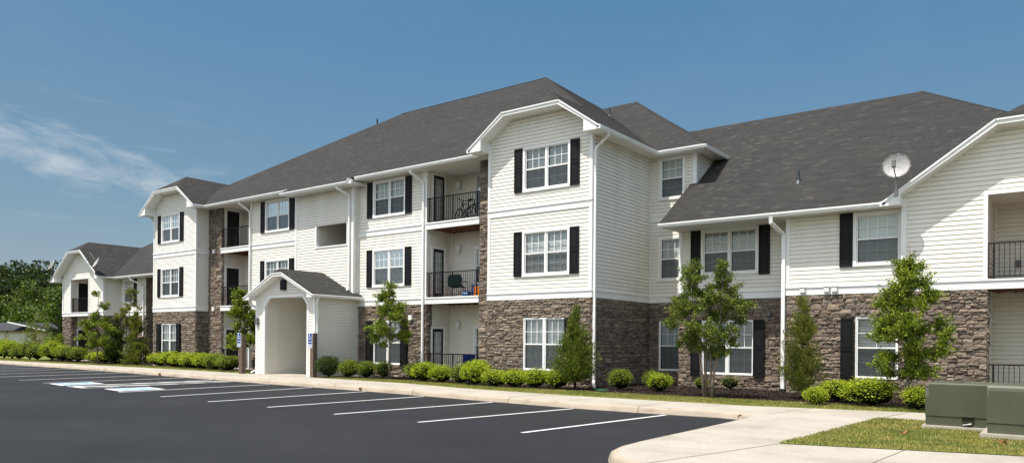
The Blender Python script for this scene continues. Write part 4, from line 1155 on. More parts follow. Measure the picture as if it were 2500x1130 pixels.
def tree(name, x, y, lab, trunks, clusters, mat, nl, L, W=.5, bark='bark', cr=(.22, .16), tr=.04, seed=0, up=.2, cat='tree', group=None):
    """trunks: list of polylines (local); clusters: (x,y,z,r) leaf clumps linked to the nearest trunk point by a limb"""
    rg = np.random.default_rng(seed); rnd = random.Random(seed)
    e = empty(name, (x, y, 0), lab, cat, group)
    bm = bmesh.new(); tp = []
    for pl in trunks:
        n = len(pl); rads = [tr*(1-.8*i/(n-1)) for i in range(n)]; rads[0] *= 1.25
        tube(bm, pl, rads, 8)
        for a, b in zip(pl, pl[1:]):
            for t in (0, .33, .66): tp.append(Vector(a).lerp(Vector(b), t))
    for c in clusters:
        cv = Vector(c[:3]); below = [p for p in tp if p.z < cv.z-.1] or tp
        s = min(below, key=lambda p: (Vector((p.x, p.y, 0))-Vector((cv.x, cv.y, 0))).length+abs(cv.z-p.z-.35*(Vector((p.x-cv.x, p.y-cv.y, 0)).length+.3)))
        mid = s.lerp(cv, .5)+Vector((rnd.uniform(-.04, .04), rnd.uniform(-.04, .04), rnd.uniform(-.02, .07)))
        tube(bm, [s, mid, cv], [tr*.32, tr*.2, tr*.08], 5)
    obj('trunk', bm, M[bark], e, smooth=True)
    tot = sum(c[3]**2 for c in clusters); Cs, Ns = [], []
    tb = bmesh.new()
    for c in clusters:
        k = max(8, int(nl*c[3]**2/tot)); cc = np.array(c[:3]); outw = np.array([c[0], c[1], 0.0]); outw /= np.linalg.norm(outw)+.15
        nt_ = 8+int(c[3]*22); tw = rg.normal(0, 1, (nt_, 3)); tw /= np.linalg.norm(tw, axis=1)[:, None]; tw = tw+outw*.45+np.array([0, 0, .18]); tw[:, 2] *= .8
        ln = c[3]*rg.uniform(.6, 1.55, nt_)
        for q in range(0, nt_, 2): tube(tb, [cc, cc+tw[q]*ln[q]*.95], [tr*.10, tr*.04], 3, cap=False)
        idx = rg.integers(0, nt_, k); t = rg.uniform(.12, 1.0, k)**.8
        p = cc+tw[idx]*(ln[idx]*t)[:, None]+rg.normal(0, .028+.05*c[3], (k, 3))
        Cs.append(p); Ns.append(tw[idx]+rg.normal(0, .5, (k, 3)))
    obj('twigs', tb, M[bark], e)
    C = np.concatenate(Cs); N = np.concatenate(Ns)
    me = quads_mesh('crown', leaves(rg, C, N, L, W, up, .7), mat); obj('crown', me, mat, e)
    return e
def prof_clusters(seed, prof, n, rr, squash=1.0):
    """prof: list of (z, radius); clumps spread through that volume"""
    rnd = random.Random(seed); out = []; zs = [p[0] for p in prof]; rs = [p[1] for p in prof]
    tries = 0
    while len(out) < n and tries < 20000:
        tries += 1
        z = rnd.uniform(zs[0], zs[-1]); R0 = float(np.interp(z, zs, rs))
        if rnd.random() > (R0/max(rs))**1.2+.12: continue
        a = rnd.uniform(0, 6.283); r = R0*math.sqrt(rnd.random())
        out.append((r*math.cos(a), r*math.sin(a)*squash, z, rnd.uniform(*rr)))
    return out
def spine(h, lean=.05, n=7, seed=0, x=0, y=0):
    rnd = random.Random(seed); return [(x+rnd.uniform(-1, 1)*lean*(i/n)**.5*(1 if i else 0), y+rnd.uniform(-1, 1)*lean*.6*(1 if i else 0), h*i/(n-1)) for i in range(n)]
# T1 multi-trunk tree before the right wing
def lens(ax, az):   # local +X is picture right (building frame); offsets along X and a little Y
    return (ax, 0, az)
cl = [(-.75,0,2.75,.26),(-.85,.1,2.35,.25),(-.9,-.1,2.05,.22),(-.6,.2,3.05,.28),(-.45,0,3.4,.27),(-.35,.1,3.65,.2),(-.55,-.2,2.45,.3),(-.3,.1,2.85,.32),(-.25,-.1,2.45,.32),(-.6,.1,1.75,.24),(-.35,.0,1.55,.24),(-.15,-.2,1.9,.3),(0,.2,2.3,.3),(.1,0,2.7,.28),(.35,.1,3.1,.28),(.45,0,3.4,.26),(.55,-.1,3.6,.18),(.35,-.1,2.75,.28),(.6,.1,2.9,.26),(.75,0,2.55,.25),(.95,.1,2.45,.22),(1.15,0,2.4,.18),(1.35,-.05,2.55,.13),(.45,.1,2.25,.3),(.2,-.2,1.85,.3),(.55,0,1.75,.26),(.75,.1,1.55,.2),(.3,.1,1.35,.24),(-.05,0,1.4,.22),(-.5,.1,1.35,.18),(.5,0,1.25,.2),(.1,.1,1.15,.18),(.35,-.1,1.6,.24),(.05,.2,3.0,.2),(-.15,0,3.3,.2),(.85,.2,2.1,.18),(-.8,0,1.5,.14),(.9,0,1.85,.13)]
cl = [(a*.92, b*1.6, c, r*.95) for a, b, c, r in cl]
tree('multi_trunk_tree', -8.16, 19.62, 'multi-trunk tree with green oval crown before the shaded stone of the right wing', [[(0,0,-.05),(-.08,0,.6),(-.16,.03,1.2),(-.2,0,1.8),(-.35,0,2.6),(-.45,0,3.3)], [(.03,.05,-.05),(-.02,.1,.7),(.0,.1,1.4),(.05,.1,2.2),(.1,0,3.0)], [(.22,-.05,-.05),(.26,-.05,.6),(.36,0,1.1),(.4,0,1.8),(.45,0,2.6),(.5,0,3.3)], [(.24,0,.2),(.16,.05,.7),(.12,.1,1.3),(.2,.1,2.0)]],
     cl, M['leaf_tree'], 40000, .050, .55, seed=11, tr=.048)
# T2 tall tree at far right
cl = prof_clusters(5, [(.8,.40),(1.1,.66),(1.5,.74),(2.0,.78),(2.4,.58),(2.8,.42),(3.2,.32),(3.6,.13),(3.85,.06)], 62, (.14,.23))
tree('young_tree', -3.13, 19.55, 'tall young tree with pointed crown by the right wing window, left of the utility cabinets', [spine(3.85, .05, 8, 3)], cl, M['leaf_mid'], 42000, .054, .55, seed=12, tr=.045)
# T3 olive conifer
def conifer(name, x, y, lab, prof, n, mat, nl, seed, L=.12, group=None, h=None, bark='bark_dark', cat='conifer'):
    rg = np.random.default_rng(seed); e = empty(name, (x, y, 0), lab, cat, group)
    H = prof[-1][0]; bm = bmesh.new(); tube(bm, spine(H*.96, .02, 5, seed), [.05, .04, .03, .02, .008], 7)
    zs = np.array([p[0] for p in prof]); rs = np.array([p[1] for p in prof])
    Cs, Ns = [], []
    cz = rg.uniform(zs[0], zs[-1], n*4); w = np.interp(cz, zs, rs); keep = rg.random(n*4) < w/w.max()+.1; cz = cz[keep][:n]
    for z in cz:
        R0 = float(np.interp(z, zs, rs)); a = rg.uniform(0, 6.283); out = np.array([math.cos(a), math.sin(a), 0])
        base = np.array([0, 0, max(z-.35*R0-.1, .1)]); tip = out*R0*rg.uniform(.55, 1.12)+np.array([0, 0, z])
        k = max(6, int(nl/n)); t = rg.uniform(.25, 1.08, k)[:, None]
        p = base+(tip-base)*t+rg.normal(0, .05+.035*R0, (k, 3))
        Cs.append(p); Ns.append(np.tile(out*.6+np.array([0, 0, .9]), (k, 1)))
        if rg.random() < .4: tube(bm, [base, (base+tip)/2, tip], [.014, .009, .004], 4)
    obj('trunk', bm, M[bark], e, smooth=True)
    me = quads_mesh('crown', leaves(rg, np.concatenate(Cs), np.concatenate(Ns), L, .3, .5, .35), mat); obj('crown', me, mat, e)
    return e
conifer('olive_conifer', -5.97, 21.09, 'brownish olive young conifer right of the wing downspout', [(.38,.30),(.7,.56),(1.1,.55),(1.6,.44),(2.1,.34),(2.5,.2),(2.72,.05)], 90, M['leaf_olive'], 15000, 21, .07)
conifer('bay_conifer', -12.71, 20.15, 'green conifer with a thin tip in front of the ground-floor window of the big bay', [(.42,.50),(.65,.72),(1.0,.72),(1.3,.56),(1.7,.42),(2.1,.22),(2.35,.07),(2.75,.01)], 150, M['leaf_tree'], 22000, 22, .07)
# T5 slim tree by the shuttered window
cl = prof_clusters(8, [(1.15,.35),(1.5,.62),(1.9,.78),(2.4,.62),(2.8,.42),(3.2,.30),(3.55,.16),(3.75,.05)], 44, (.15,.24))
tree('slim_tree', -21.43, 20.4, 'slim pale-trunked tree in front of the shuttered window right of the portico', [spine(3.7, .05, 8, 4)], cl, M['leaf_mid'], 24000, .058, .55, seed=13, tr=.04)
# T6 by the left sign
cl = prof_clusters(9, [(1.15,.35),(1.45,.75),(1.8,.7),(2.1,.55),(2.5,.62),(2.9,.5),(3.2,.32),(3.6,.2),(3.95,.06)], 42, (.16,.27))
cl = [(a-.12, b, c, d) for a, b, c, d in cl]
tree('layered_tree', -30.9, 20.1, 'light green layered tree behind the left parking sign', [spine(3.9, .07, 8, 5, .1)], cl, M['leaf_mid'], 17000, .085, .6, 'bark_dark', seed=14, tr=.045)
cl = prof_clusters(10, [(1.0,.55),(1.3,.95),(1.8,1.0),(2.2,.9),(2.6,.7),(3.0,.4),(3.5,.3),(4.1,.14)], 40, (.18,.28))
tree('spreading_tree', -45.3, 20.0, 'spreading light green tree before the left wing gable', [spine(4.1, .08, 8, 6)], cl, M['leaf_mid'], 17000, .085, .55, seed=15, tr=.045)
cl = prof_clusters(12, [(1.8,.5),(2.5,.7),(3.2,.7),(3.9,.5),(4.6,.2)], 24, (.16,.26))
tree('thin_tree', -46.4, 22.4, 'thin greyish open tree between the two cypresses of the left wing', [spine(4.7, .1, 8, 7)], cl, M['leaf_olive'], 6500, .08, .5, seed=16, tr=.035)
conifer('small_cypress', -46.6, 21.6, 'dark small cypress under the left wing window', [(.1,.5),(.5,.66),(1.0,.55),(1.7,.32),(2.3,.15),(2.6,.03)], 70, M['leaf_dark'], 9000, 23, .13)
conifer('pointed_cypress', -42.6, 20.9, 'pointed olive-green cypress just left of the left bay', [(.1,.6),(.6,.72),(1.2,.58),(2.0,.36),(2.8,.18),(3.3,.03)], 80, M['leaf_olive'], 10000, 24, .13)
conifer('tall_cypress', -57.6, 23.3, 'tall dark cypress at the left corner of the left wing', [(.1,.9),(.8,1.05),(1.8,.9),(3.0,.7),(4.0,.42),(4.9,.05)], 100, M['leaf_dark'], 14000, 25, .17)
cl = prof_clusters(14, [(1.0,.5),(1.8,.9),(2.6,1.0),(3.2,.6),(3.6,.2)], 22, (.2,.3))
tree('pale_sapling', -69, 25.5, 'pale thin sapling in front of the tan garage', [spine(3.4, .1, 7, 9)], cl, M['leaf_olive'], 1500, .13, .5, seed=17, tr=.04)

# woodland
def wood_arrays(seed, h, w, nl, L):
    rg = np.random.default_rng(seed); k = 26
    a = rg.uniform(0, 6.283, k); z = rg.uniform(.18, .93, k)*h; r = w/2*np.sqrt(rg.random(k))*np.interp(z/h, [0, .3, .6, 1], [.8, 1, .85, .3])
    cc = np.stack([r*np.cos(a), r*np.sin(a), z], 1); cr_ = rg.uniform(.16, .27, k)*w
    idx = rg.integers(0, k, nl); d = rg.normal(0, 1, (nl, 3)); d /= np.linalg.norm(d, axis=1)[:, None]
    p = cc[idx]+d*(cr_[idx]*rg.uniform(.75, 1.08, nl))[:, None]*np.array([1, 1, .8])
    return leaves(rg, p, d, L, .75, .1, .6)
a_ = math.atan2(1376, 1819); F_ = np.array([-math.sin(a_), math.cos(a_)]); Rt_ = np.array([math.cos(a_), math.sin(a_)])
rg = np.random.default_rng(3); W4 = []; trunkbm = bmesh.new()
def at(k, lat): return F_*k+Rt_*lat
for row, (k, hh) in enumerate(((178, 19.5), (166, 18.0), (154, 15.5))):
    for j in range(9):
        lat = -k*.72+j*k*.042+rg.uniform(-2, 2); p = at(k+rg.uniform(-4, 4), lat)
        h = hh*rg.uniform(.85, 1.08)+(3.0 if j > 4 and row == 0 else 0)
        q = wood_arrays(100+row*20+j, h, 9.5*rg.uniform(.85, 1.15), 5200, .55); q[:, :, 0] += p[0]; q[:, :, 1] += p[1]; W4.append(q)
wo = obj('woodland', quads_mesh('woodland', np.concatenate(W4), M['leaf_wood']), M['leaf_wood']); tag(wo, 'dense dark green wood behind the garage and left wing', 'wood', kind='stuff')
wpro = {}
for j, (k, lat, h, w, lab, mt) in enumerate(((146, -104.5, 9, 8, 'dark rounded tree at the far left edge, in front of the wood', 'leaf_wood'), (145, -94.5, 13.5, 8, 'tall bright green tree before the wood, above the garage', 'leaf_wood2'), (140, -86.5, 11, 7.5, 'bright green tree in front of the wood, left of the tall cypress', 'leaf_wood2'), (125, -90, 5.0, 8, 'low light green tree directly over the left garage roof', 'leaf_wood2'), (122, -80, 5.5, 8, 'low light green tree over the garage gable', 'leaf_wood2'), (120, -73.5, 6.5, 7, 'low bushy tree between the garage and the left wing', 'leaf_wood2'))):
    p = at(k, lat); e = empty('woodland_tree', (p[0], p[1], -.2), lab, 'tree', 'trees in front of the wood')
    q = wood_arrays(200+j, h, w, 5000, .42); obj('crown', quads_mesh('crown', q, M[mt]), M[mt], e)
    bm = bmesh.new(); tube(bm, [(0, 0, 0), (.1, 0, h*.4), (0, 0, h*.8)], [.28, .2, .06], 7)
    for t in range(4): tube(bm, [(0, 0, h*(.3+.1*t)), (math.cos(t*1.6)*w*.25, math.sin(t*1.6)*w*.25, h*(.5+.1*t))], [.12, .04], 5)
    obj('trunk', bm, M['bark_dark'], e, smooth=True)
# ground slopes up slightly under the wood: a low understory
q = []
for j in range(26):
    p = at(150+rg.uniform(-3, 3), -112+j*3.0); b = wood_arrays(300+j, 3.4, 5, 900, .4); b[:, :, 0] += p[0]; b[:, :, 1] += p[1]; q.append(b)
tag(obj('undergrowth', quads_mesh('undergrowth', np.concatenate(q), M['leaf_wood2']), M['leaf_wood2']), 'leafy undergrowth along the foot of the wood', 'undergrowth', kind='stuff')

# garage
ga = empty('garage_building', (0, 0, 0), 'low tan garage with dark roof and pale doors at the far left', 'garage')
Rg = Matrix.Rotation(a_, 4, 'Z')
def gp(bm, name, mat, parent=None):
    bm.transform(Matrix.Translation((*at(86, 0), 0)) @ Rg); return obj(name, bm, mat, parent or ga)
# local x = lateral, y = away
gp(B((-80, -51, 0, 6, -.2, 2.40)), 'wall', M['garagewall'])
bm = bmesh.new(); prism(bm, [(-.5, 2.36), (3, 3.32), (6.5, 2.36), (6.5, 2.28), (-.5, 2.28)], -81, -50.4, 'x'); gp(bm, 'roof', M['farroof'])
bm = bmesh.new(); prism(bm, [(-57.5, 3.25), (-55.6, 2.85), (-53.2, 2.33), (-53.2, 2.42), (-55.6, 2.97), (-57.5, 3.36)], -1.2, -1.0); gp(bm, 'gable_fascia', M['trim'])
bm = bmesh.new(); prism(bm, [(-57.6, 3.33), (-53.1, 2.40), (-51, 2.4), (-55, 3.2)], -1.0, 2.0); gp(bm, 'gable_roof', M['farroof'])
for k in range(8):
    x = -79+k*3.0
    if x < -54: gp(B((x, x+2.5, -.06, .0, -.15, 2.05)), 'garage_door', M['garagedoor']); gp(B((x+2.7, x+2.8, -.12, 0, 2.1, 2.25)), 'garage_lamp', M['iron'])

# ------------------------------------------------------------------ lawn blades, chips
def blade_mat(name, stops, trans):
    m = leaf_mat(name, stops, trans); nt = m.node_tree; b = nt.nodes['Principled BSDF']
    c0 = b.inputs['Base Color'].links[0].from_socket; p = objco(nt)
    f = noise(nt, 1.1, 5, .65, mapping(nt, p, (.7, 1.5, 1)), .8)
    c = mixc(nt, 1, c0, ramp(nt, f, [(.34, (.50, .62, .50)), (.5, (1, 1, 1)), (.66, (1.35, 1.1, 1.25))]), 'MULTIPLY')
    lk(nt, c, b.inputs['Base Color']); return m
def inside(poly, P_):
    x, y = P_[:, 0], P_[:, 1]; c = np.zeros(len(x), bool); n = len(poly)
    for i in range(n):
        (x0, y0), (x1, y1) = poly[i], poly[(i+1)%n]
        if y0 == y1: continue
        t = ((y0 > y) != (y1 > y)) & (x < (x1-x0)*(y-y0)/(y1-y0)+x0); c ^= t
    return c
def blades(poly, n, h, seed, mat, name, lab):
    rg = np.random.default_rng(seed); a = np.array(poly); lo, hi = a.min(0), a.max(0)
    p = rg.uniform(lo, hi, (n, 2)); p = p[inside(poly, p)]
    C = np.c_[p, np.full(len(p), .0)]; N = rg.normal(0, .55, (len(p), 3)); N[:, 2] = 1
    q = leaves(rg, C, N, h, .16, .2, .15)
    tag(obj(name, quads_mesh(name, q, mat), mat), lab, 'grass', kind='stuff')
M['blade'] = blade_mat('grass_blades', [(0, (.12, .15, .022)), (.45, (.23, .25, .05)), (.8, (.36, .34, .12)), (1, (.50, .42, .20))], .25)
blades(LT, 95000, .05, 5, M['blade'], 'grass', 'patchy mown grass around the green utility cabinets')
GS = [(6, 19.25), (-2.6, 18.9), (-4.9, 18.38), (-6.4, 18.03), (-11.3, 17.93), (-15.6, 18.3), (-18.9, 18.98), (-24.4, 19.35), (-24.9, 19.6), (-23.5, 19.95), (-19.7, 20.2), (-17.2, 19.85), (-15, 19.4), (-12.4, 19.55), (-9.6, 19.6), (-6.2, 19.75), (-2.6, 20.05), (6, 20.2)]
blades(GS, 110000, .055, 6, M['blade'], 'grass', 'narrow strip of grass between the sidewalk and the mulch bed')
GS2 = [(-29.4, 19.5), (-37, 19.62), (-46, 19.52), (-57, 19.12), (-66, 19.6), (-66, 20.6), (-52, 20.1), (-46, 20.4), (-37, 20.8), (-29.4, 20.1)]
blades(GS2, 50000, .07, 8, M['blade'], 'grass', 'strip of grass along the sidewalk left of the portico')
rg = np.random.default_rng(9); p = rg.uniform([-24, 19.3], [4, 25], (26000, 2)); p = p[inside(mul, p)]
N = rg.normal(0, 1, (len(p), 3)); N[:, 2] = np.abs(N[:, 2])*.3
tag(obj('mulch_chips', quads_mesh('mulch_chips', leaves(rg, np.c_[p, rg.uniform(.012, .03, len(p))], N, .055, .4, .1, .1), M['chip']), M['chip']), 'dark bark chips covering the planting bed', 'mulch', kind='stuff')

# ------------------------------------------------------------------ separate things
# parking signs
def text_mesh(s, size):
    cu = bpy.data.curves.new('t', 'FONT'); cu.body = s; cu.size = size; cu.align_x = 'CENTER'; cu.align_y = 'CENTER'; cu.extrude = .0015
    o = bpy.data.objects.new('t', cu); COL.objects.link(o); bpy.context.view_layer.update()
    me = bpy.data.meshes.new_from_object(o.evaluated_get(bpy.context.evaluated_depsgraph_get())); COL.objects.unlink(o); bpy.data.objects.remove(o)
    me.transform(Matrix.Rotation(R(90), 4, 'X')); return me
def rounded(w, h, r, n=5):
    pts = []
    for cx, cz, a0 in ((w/2-r, h/2-r, 0), (-w/2+r, h/2-r, 90), (-w/2+r, -h/2+r, 180), (w/2-r, -h/2+r, 270)):
        for k in range(n+1): a = R(a0+90*k/n); pts.append((cx+r*math.cos(a), cz+r*math.sin(a)))
    return pts
def sign(x, y, lab, rz, pw):
    e = empty('parking_sign', (x, y, 0), lab, 'parking sign', 'accessible parking signs beside the portico', rz)
    obj('post', B((-pw/2+.10, pw/2+.10, .03, .03+pw, -.05, 1.74 if x < -27 else 1.80)), M['post_wood'], e)
    def plate(w, h, zc, nm):
        bm = bmesh.new(); prism(bm, [(p[0], p[1]+zc) for p in rounded(w, h, .03)], -.004, .004); o = obj(nm, bm, M['sign_white'], e)
        bm = bmesh.new(); prism(bm, [(p[0], p[1]+zc) for p in rounded(w-.03, h-.03, .02)], -.007, -.0042); obj('blue_field', bm, M['sign_blue'], o); return o
    p1 = plate(.28, .47, 1.575, 'sign_plate'); p2 = plate(.28, .15, 1.255, 'sign_plate')
    for q in (p1, p2): q.location.y = 0.02
    bm = bmesh.new()
    def bar(a, b, w):
        a, b = Vector(a), Vector(b); t = (b-a).normalized(); n = Vector((-t.y, t.x))*w/2
        prism(bm, [tuple(a-n), tuple(b-n), tuple(b+n), tuple(a+n)], -.010, -.0072)
    for k in range(14):
        t0, t1 = R(105+k*21), R(105+(k+1)*21)
        bar((-.005+.065*math.cos(t0), 1.605+.065*math.sin(t0)), (-.005+.065*math.cos(t1), 1.605+.065*math.sin(t1)), .02)
    bar((-.03, 1.745), (-.02, 1.65), .026); bar((-.02, 1.665), (.04, 1.66), .02); bar((.04, 1.665), (.075, 1.58), .022); bar((.07, 1.585), (.10, 1.595), .018)
    prism(bm, [(-.033+.02*math.cos(R(a)), 1.765+.02*math.sin(R(a))) for a in range(0, 360, 30)], -.010, -.0072)
    obj('wheelchair_symbol', bm, M['sign_white'], p1)
    me = text_mesh('PARKING', .062); me.materials.append(M['sign_white']); o = obj('sign_text', me, M['sign_white'], p1); o.location = (0, -.009, 1.44)
    bm = bmesh.new()
    for zz in (1.283, 1.232):
        xx = -.105
        for wd in (.055, .03, .07, .03): prism(bm, rounded_off(xx, zz, wd), -.010, -.0072); xx += wd+.012
    obj('sign_text', bm, M['sign_white'], p2)
def rounded_off(x, z, w): return [(x, z-.016), (x+w, z-.016), (x+w, z+.016), (x, z+.016)]
sign(-29.78, 19.15, 'blue wheelchair parking sign on wooden post left of the portico opening', R(2), .21)
sign(-24.95, 19.28, 'blue wheelchair parking sign on wooden post at the right portico corner', R(0), .20)

# satellite dishes
def dish(name, loc, az, el, lab, r=.34, mast=.75, post=True, steep=0):
    e = empty(name, loc, lab, 'satellite dish', 'satellite dishes on the gable corners')
    bm = bmesh.new(); nr, ns = 6, 28
    rows = []
    for i in range(nr+1):
        q = i/nr; rows.append([bm.verts.new((r*q*math.cos(2*math.pi*k/ns), .16*(1-q*q)*-1*-1*0+.10*(1-q*q), r*.92*q*math.sin(2*math.pi*k/ns))) for k in range(ns)] if i else [bm.verts.new((0, .10, 0))])
    for k in range(ns): bm.faces.new((rows[0][0], rows[1][k], rows[1][(k+1)%ns]))
    for a, b in zip(rows[1:], rows[2:]):
        for k in range(ns): bm.faces.new((a[k], b[k], b[(k+1)%ns], a[(k+1)%ns]))
    Rm = Matrix.Rotation(az, 4, 'Z') @ Matrix.Rotation(-el, 4, 'X')
    T = Matrix.Translation((0, 0, mast)) @ Rm
    bmesh.ops.solidify(bm, geom=bm.faces[:], thickness=.012)
    bm.transform(T); obj('reflector', bm, M['dish'], e, smooth=True)
    bm = bmesh.new(); tube(bm, [(0, .03, -r*.9), (0, -.22, -r*.75), (0, -.42, -.12)], .016, 6); box(bm, -.045, .045, -.50, -.38, -.16, .02); bm.transform(T); obj('feed_arm', bm, M['grey'], e)
    bm = bmesh.new(); bk = T @ Vector((0, .12, -.05)); tube(bm, [(0, 0, -.12), (0, .02, mast*.5), tuple(T @ Vector((0, .20, -.14))), tuple(bk)], .022, 8); box(bm, -.045, .045, -.02, .06, -.18, .0); obj('mast', bm, M['grey'], e)
    return e
dish('satellite_dish', (-3.92, 22.42, 5.72), R(2), R(4), 'round pale satellite dish on the right wing gable corner, facing the viewer', .36, .66)
dish('satellite_dish', (-49.9, 21.85, 5.75), R(-14), R(28), 'satellite dish seen edge-on at the right corner of the left wing gable', .42, .62)
dish('satellite_dish', (-56.7, 21.9, 5.75), R(-30), R(28), 'thin dark satellite dish at the left corner of the left wing gable', .40, .85)

# utility cabinets
def cabinet(x0, x1, y0, y1, z0, z1, lab, hinge=False, padx=.06, r=.025):
    e = empty('utility_cabinet', ((x0+x1)/2, (y0+y1)/2, 0), lab, 'utility cabinet', 'green utility cabinets on concrete pads')
    w, d = (x1-x0)/2, (y1-y0)/2
    bm = bmesh.new(); box(bm, -w-padx, w+padx, -d-.10, d+.1, -.05, z0); bmesh.ops.bevel(bm, geom=bm.edges[:], offset=.012, segments=2, affect='EDGES'); obj('concrete_pad', bm, M['concrete'], e)
    bm = bmesh.new(); box(bm, -w, w, -d+.012, d, z0, z0+.16); obj('skirt', bm, M['enamel'], e)
    bm = bmesh.new(); prism(bm, [(-d, z0+.168), (d, z0+.168), (d, z1-.05), (d-.06, z1), (-d+r, z1), (-d+r*.5, z1-r*.13), (-d+r*.13, z1-r*.5), (-d, z1-r)], -w-.006, w+.006, 'x')
    ed = [ed for ed in bm.edges if abs(ed.verts[0].co.x-ed.verts[1].co.x) < 1e-5 and min(ed.verts[0].co.z, ed.verts[1].co.z) > z0+.2]
    bmesh.ops.bevel(bm, geom=ed, offset=.055 if r < .08 else .02, segments=4, affect='EDGES'); hood = obj('hood', bm, M['enamel'], e, smooth=False)
    return e, w, d, hood
e, w, d, hood = cabinet(-2.17, -.85, 15.35, 16.5, .07, .83, 'left green metal utility cabinet with a padlock recess near its foot')
obj('lock_recess_shade', B((-.085, .085, -d-.012, -d+.004, .08, .25)), simple('recess_shade_enamel', (.022, .026, .016), .6, .3, .1), e)  # flat dark block, not sunk in; recess shade is put into its colour
obj('lock_hood', B((-.10, .10, -d-.04, -d+.004, .25, .275)), M['enamel'], e)
bm = bmesh.new(); tube(bm, [(-.07, -d-.03, .10), (.02, -d-.035, .12), (.06, -d-.03, .13)], .016, 6); obj('padlock', bm, M['steel'], e)
bm = bmesh.new(); box(bm, -.25, -.12, -.1, .1, .83, .845); box(bm, .35, .47, -.1, .1, .83, .843); obj('lifting_lug', bm, M['enamel'], e)
e, w, d, hood = cabinet(-1.14, .85, 14.35, 15.30, .09, .88, 'right green metal utility cabinet cut by the right edge of the photo', padx=.10, r=.10)
bm = bmesh.new(); box(bm, -.05-.36, -.05-.35, -d-.012, -d-.001, .1, .8)
obj('door_seam', B((-.305, -.295, -d-.0035, -d+.02, .10, .73)), M['dark'], e)
bm.free()
bm = bmesh.new()
for zz in (.14, .22): tube(bm, [(-.34, -d+.02, zz), (-.34, -d-.004, zz)], .012, 8)
obj('bolt', bm, M['steel'], e)

# folding chairs, bicycles and balcony clutter
def chair(x, y, z, rz, lab, fab, h=.95, round_back=True):
    e = empty('folding_chair', (x, y, z), lab, 'folding chair', None, rz)
    bm = bmesh.new(); w = .30
    pts = [(-w, h*.5), (w, h*.5), (w*1.05, h*.8), (w*.75, h*.98), (-w*.75, h*.98), (-w*1.05, h*.8)] if round_back else [(-w*.85, h*.45), (w*.85, h*.45), (w*.85, h), (-w*.85, h)]
    prism(bm, pts, .20, .225); bmesh.ops.bevel(bm, geom=bm.edges[:], offset=.008, segments=1, affect='EDGES'); obj('backrest', bm, fab, e)
    bm = bmesh.new(); prism(bm, [(.22, .46), (-.24, .42), (-.26, .44), (.2, .50)], -w*.9, w*.9, 'x'); obj('seat', bm, fab, e)
    for s in (-1, 1):
        bm = bmesh.new(); prism(bm, [(.22, .62), (-.28, .64), (-.28, .67), (.22, .65)], s*(w+.03)-.03, s*(w+.03)+.03, 'x'); obj('armrest', bm, fab, e)
    for s in (-1, 1):
        for a, b in (((s*w, .24, .01), (-s*w*.9, .18, .46)), ((s*w, -.26, .01), (-s*w*.9, -.24, .44)), ((s*w, .26, .01), (s*w, -.26, .44)), ((s*w, -.26, .01), (s*w, .24, .60))):
            bm = bmesh.new(); tube(bm, [a, b], .011, 6); obj('leg', bm, M['steel'], e)
    return e
chair(-19.95, 22.65, B1T, R(200), 'dark green folding camp chair on the middle balcony', M['green_fabric'])
chair(-19.45, 22.75, .03, R(25), 'bright blue folding chair on the ground-floor patio', M['blue_fabric'], .98, False)
def bicycle(x, y, z, rz, lab, lean=0.12):
    e = empty('bicycle', (x, y, z), lab, 'bicycle', 'bicycles on the top balcony', rz)
    def wheel(cx):
        bm = bmesh.new(); n = 28; tube(bm, [(cx+.31*math.cos(2*math.pi*k/n), 0, .33+.31*math.sin(2*math.pi*k/n)) for k in range(n+1)], .022, 6, cap=False); o = obj('wheel', bm, M['rubber'], e)
        bm = bmesh.new()
        for k in range(12): a = k*math.pi/6; tube(bm, [(cx, .02*(-1)**k, .33), (cx+.29*math.cos(a), 0, .33+.29*math.sin(a))], .002, 3)
        tube(bm, [(cx, -.05, .33), (cx, .05, .33)], .02, 8); obj('spokes', bm, M['steel'], o)
    wheel(-.52); wheel(.52)
    bm = bmesh.new(); bb, hd, st = (-.08, 0, .3), (.33, 0, .78), (-.2, 0, .78)
    for a, b in ((bb, hd), (hd, (-.17, 0, .7)), (bb, st), ((-.52, .03, .33), bb), ((-.52, .03, .33), (-.18, 0, .72)), ((.52, .03, .33), (.36, 0, .70)), ((.36, 0, .7), (.30, 0, .9))): tube(bm, [a, b], .018, 7)
    obj('frame', bm, M['iron'], e)
    bm = bmesh.new(); tube(bm, [(.30, -.28, .95), (.33, -.12, .94), (.31, 0, .92), (.33, .12, .94), (.30, .28, .95)], .014, 7); obj('handlebar', bm, M['iron'], e)
    bm = bmesh.new(); prism(bm, [(-.34, -.07), (-.30, -.09), (-.10, -.02), (-.08, 0), (-.10, .02), (-.30, .09), (-.34, .07)], .84, .89, 'z'); tube(bm, [(-.2, 0, .75), (-.21, 0, .85)], .014, 6); obj('saddle', bm, M['rubber'], e)
    bm = bmesh.new(); tube(bm, [(-.08, -.06, .3), (-.08, .06, .3)], .08, 12); obj('crank', bm, M['steel'], e)
    e.rotation_euler = (lean, 0, rz)
    return e
bicycle(-19.5, 22.55, B2T, R(160), 'left black bicycle leaning on the top balcony')
bicycle(-18.95, 23.0, B2T, R(190), 'right black bicycle behind the other one, by the stone pier', -.1)
def add(name, bm, mat, loc, lab, cat, parts=()):
    e = empty(name, loc, lab, cat); obj('body', bm, mat, e)
    for nm, b, m in parts: obj(nm, b, m, e)
bm = bmesh.new(); box(bm, -.2, .2, -.16, .16, 0, .38); bmesh.ops.bevel(bm, geom=bm.edges[:], offset=.05, segments=3, affect='EDGES')
lid = bmesh.new(); box(lid, -.21, .21, -.17, .17, .39, .47); bmesh.ops.bevel(lid, geom=lid.edges[:], offset=.03, segments=2, affect='EDGES')
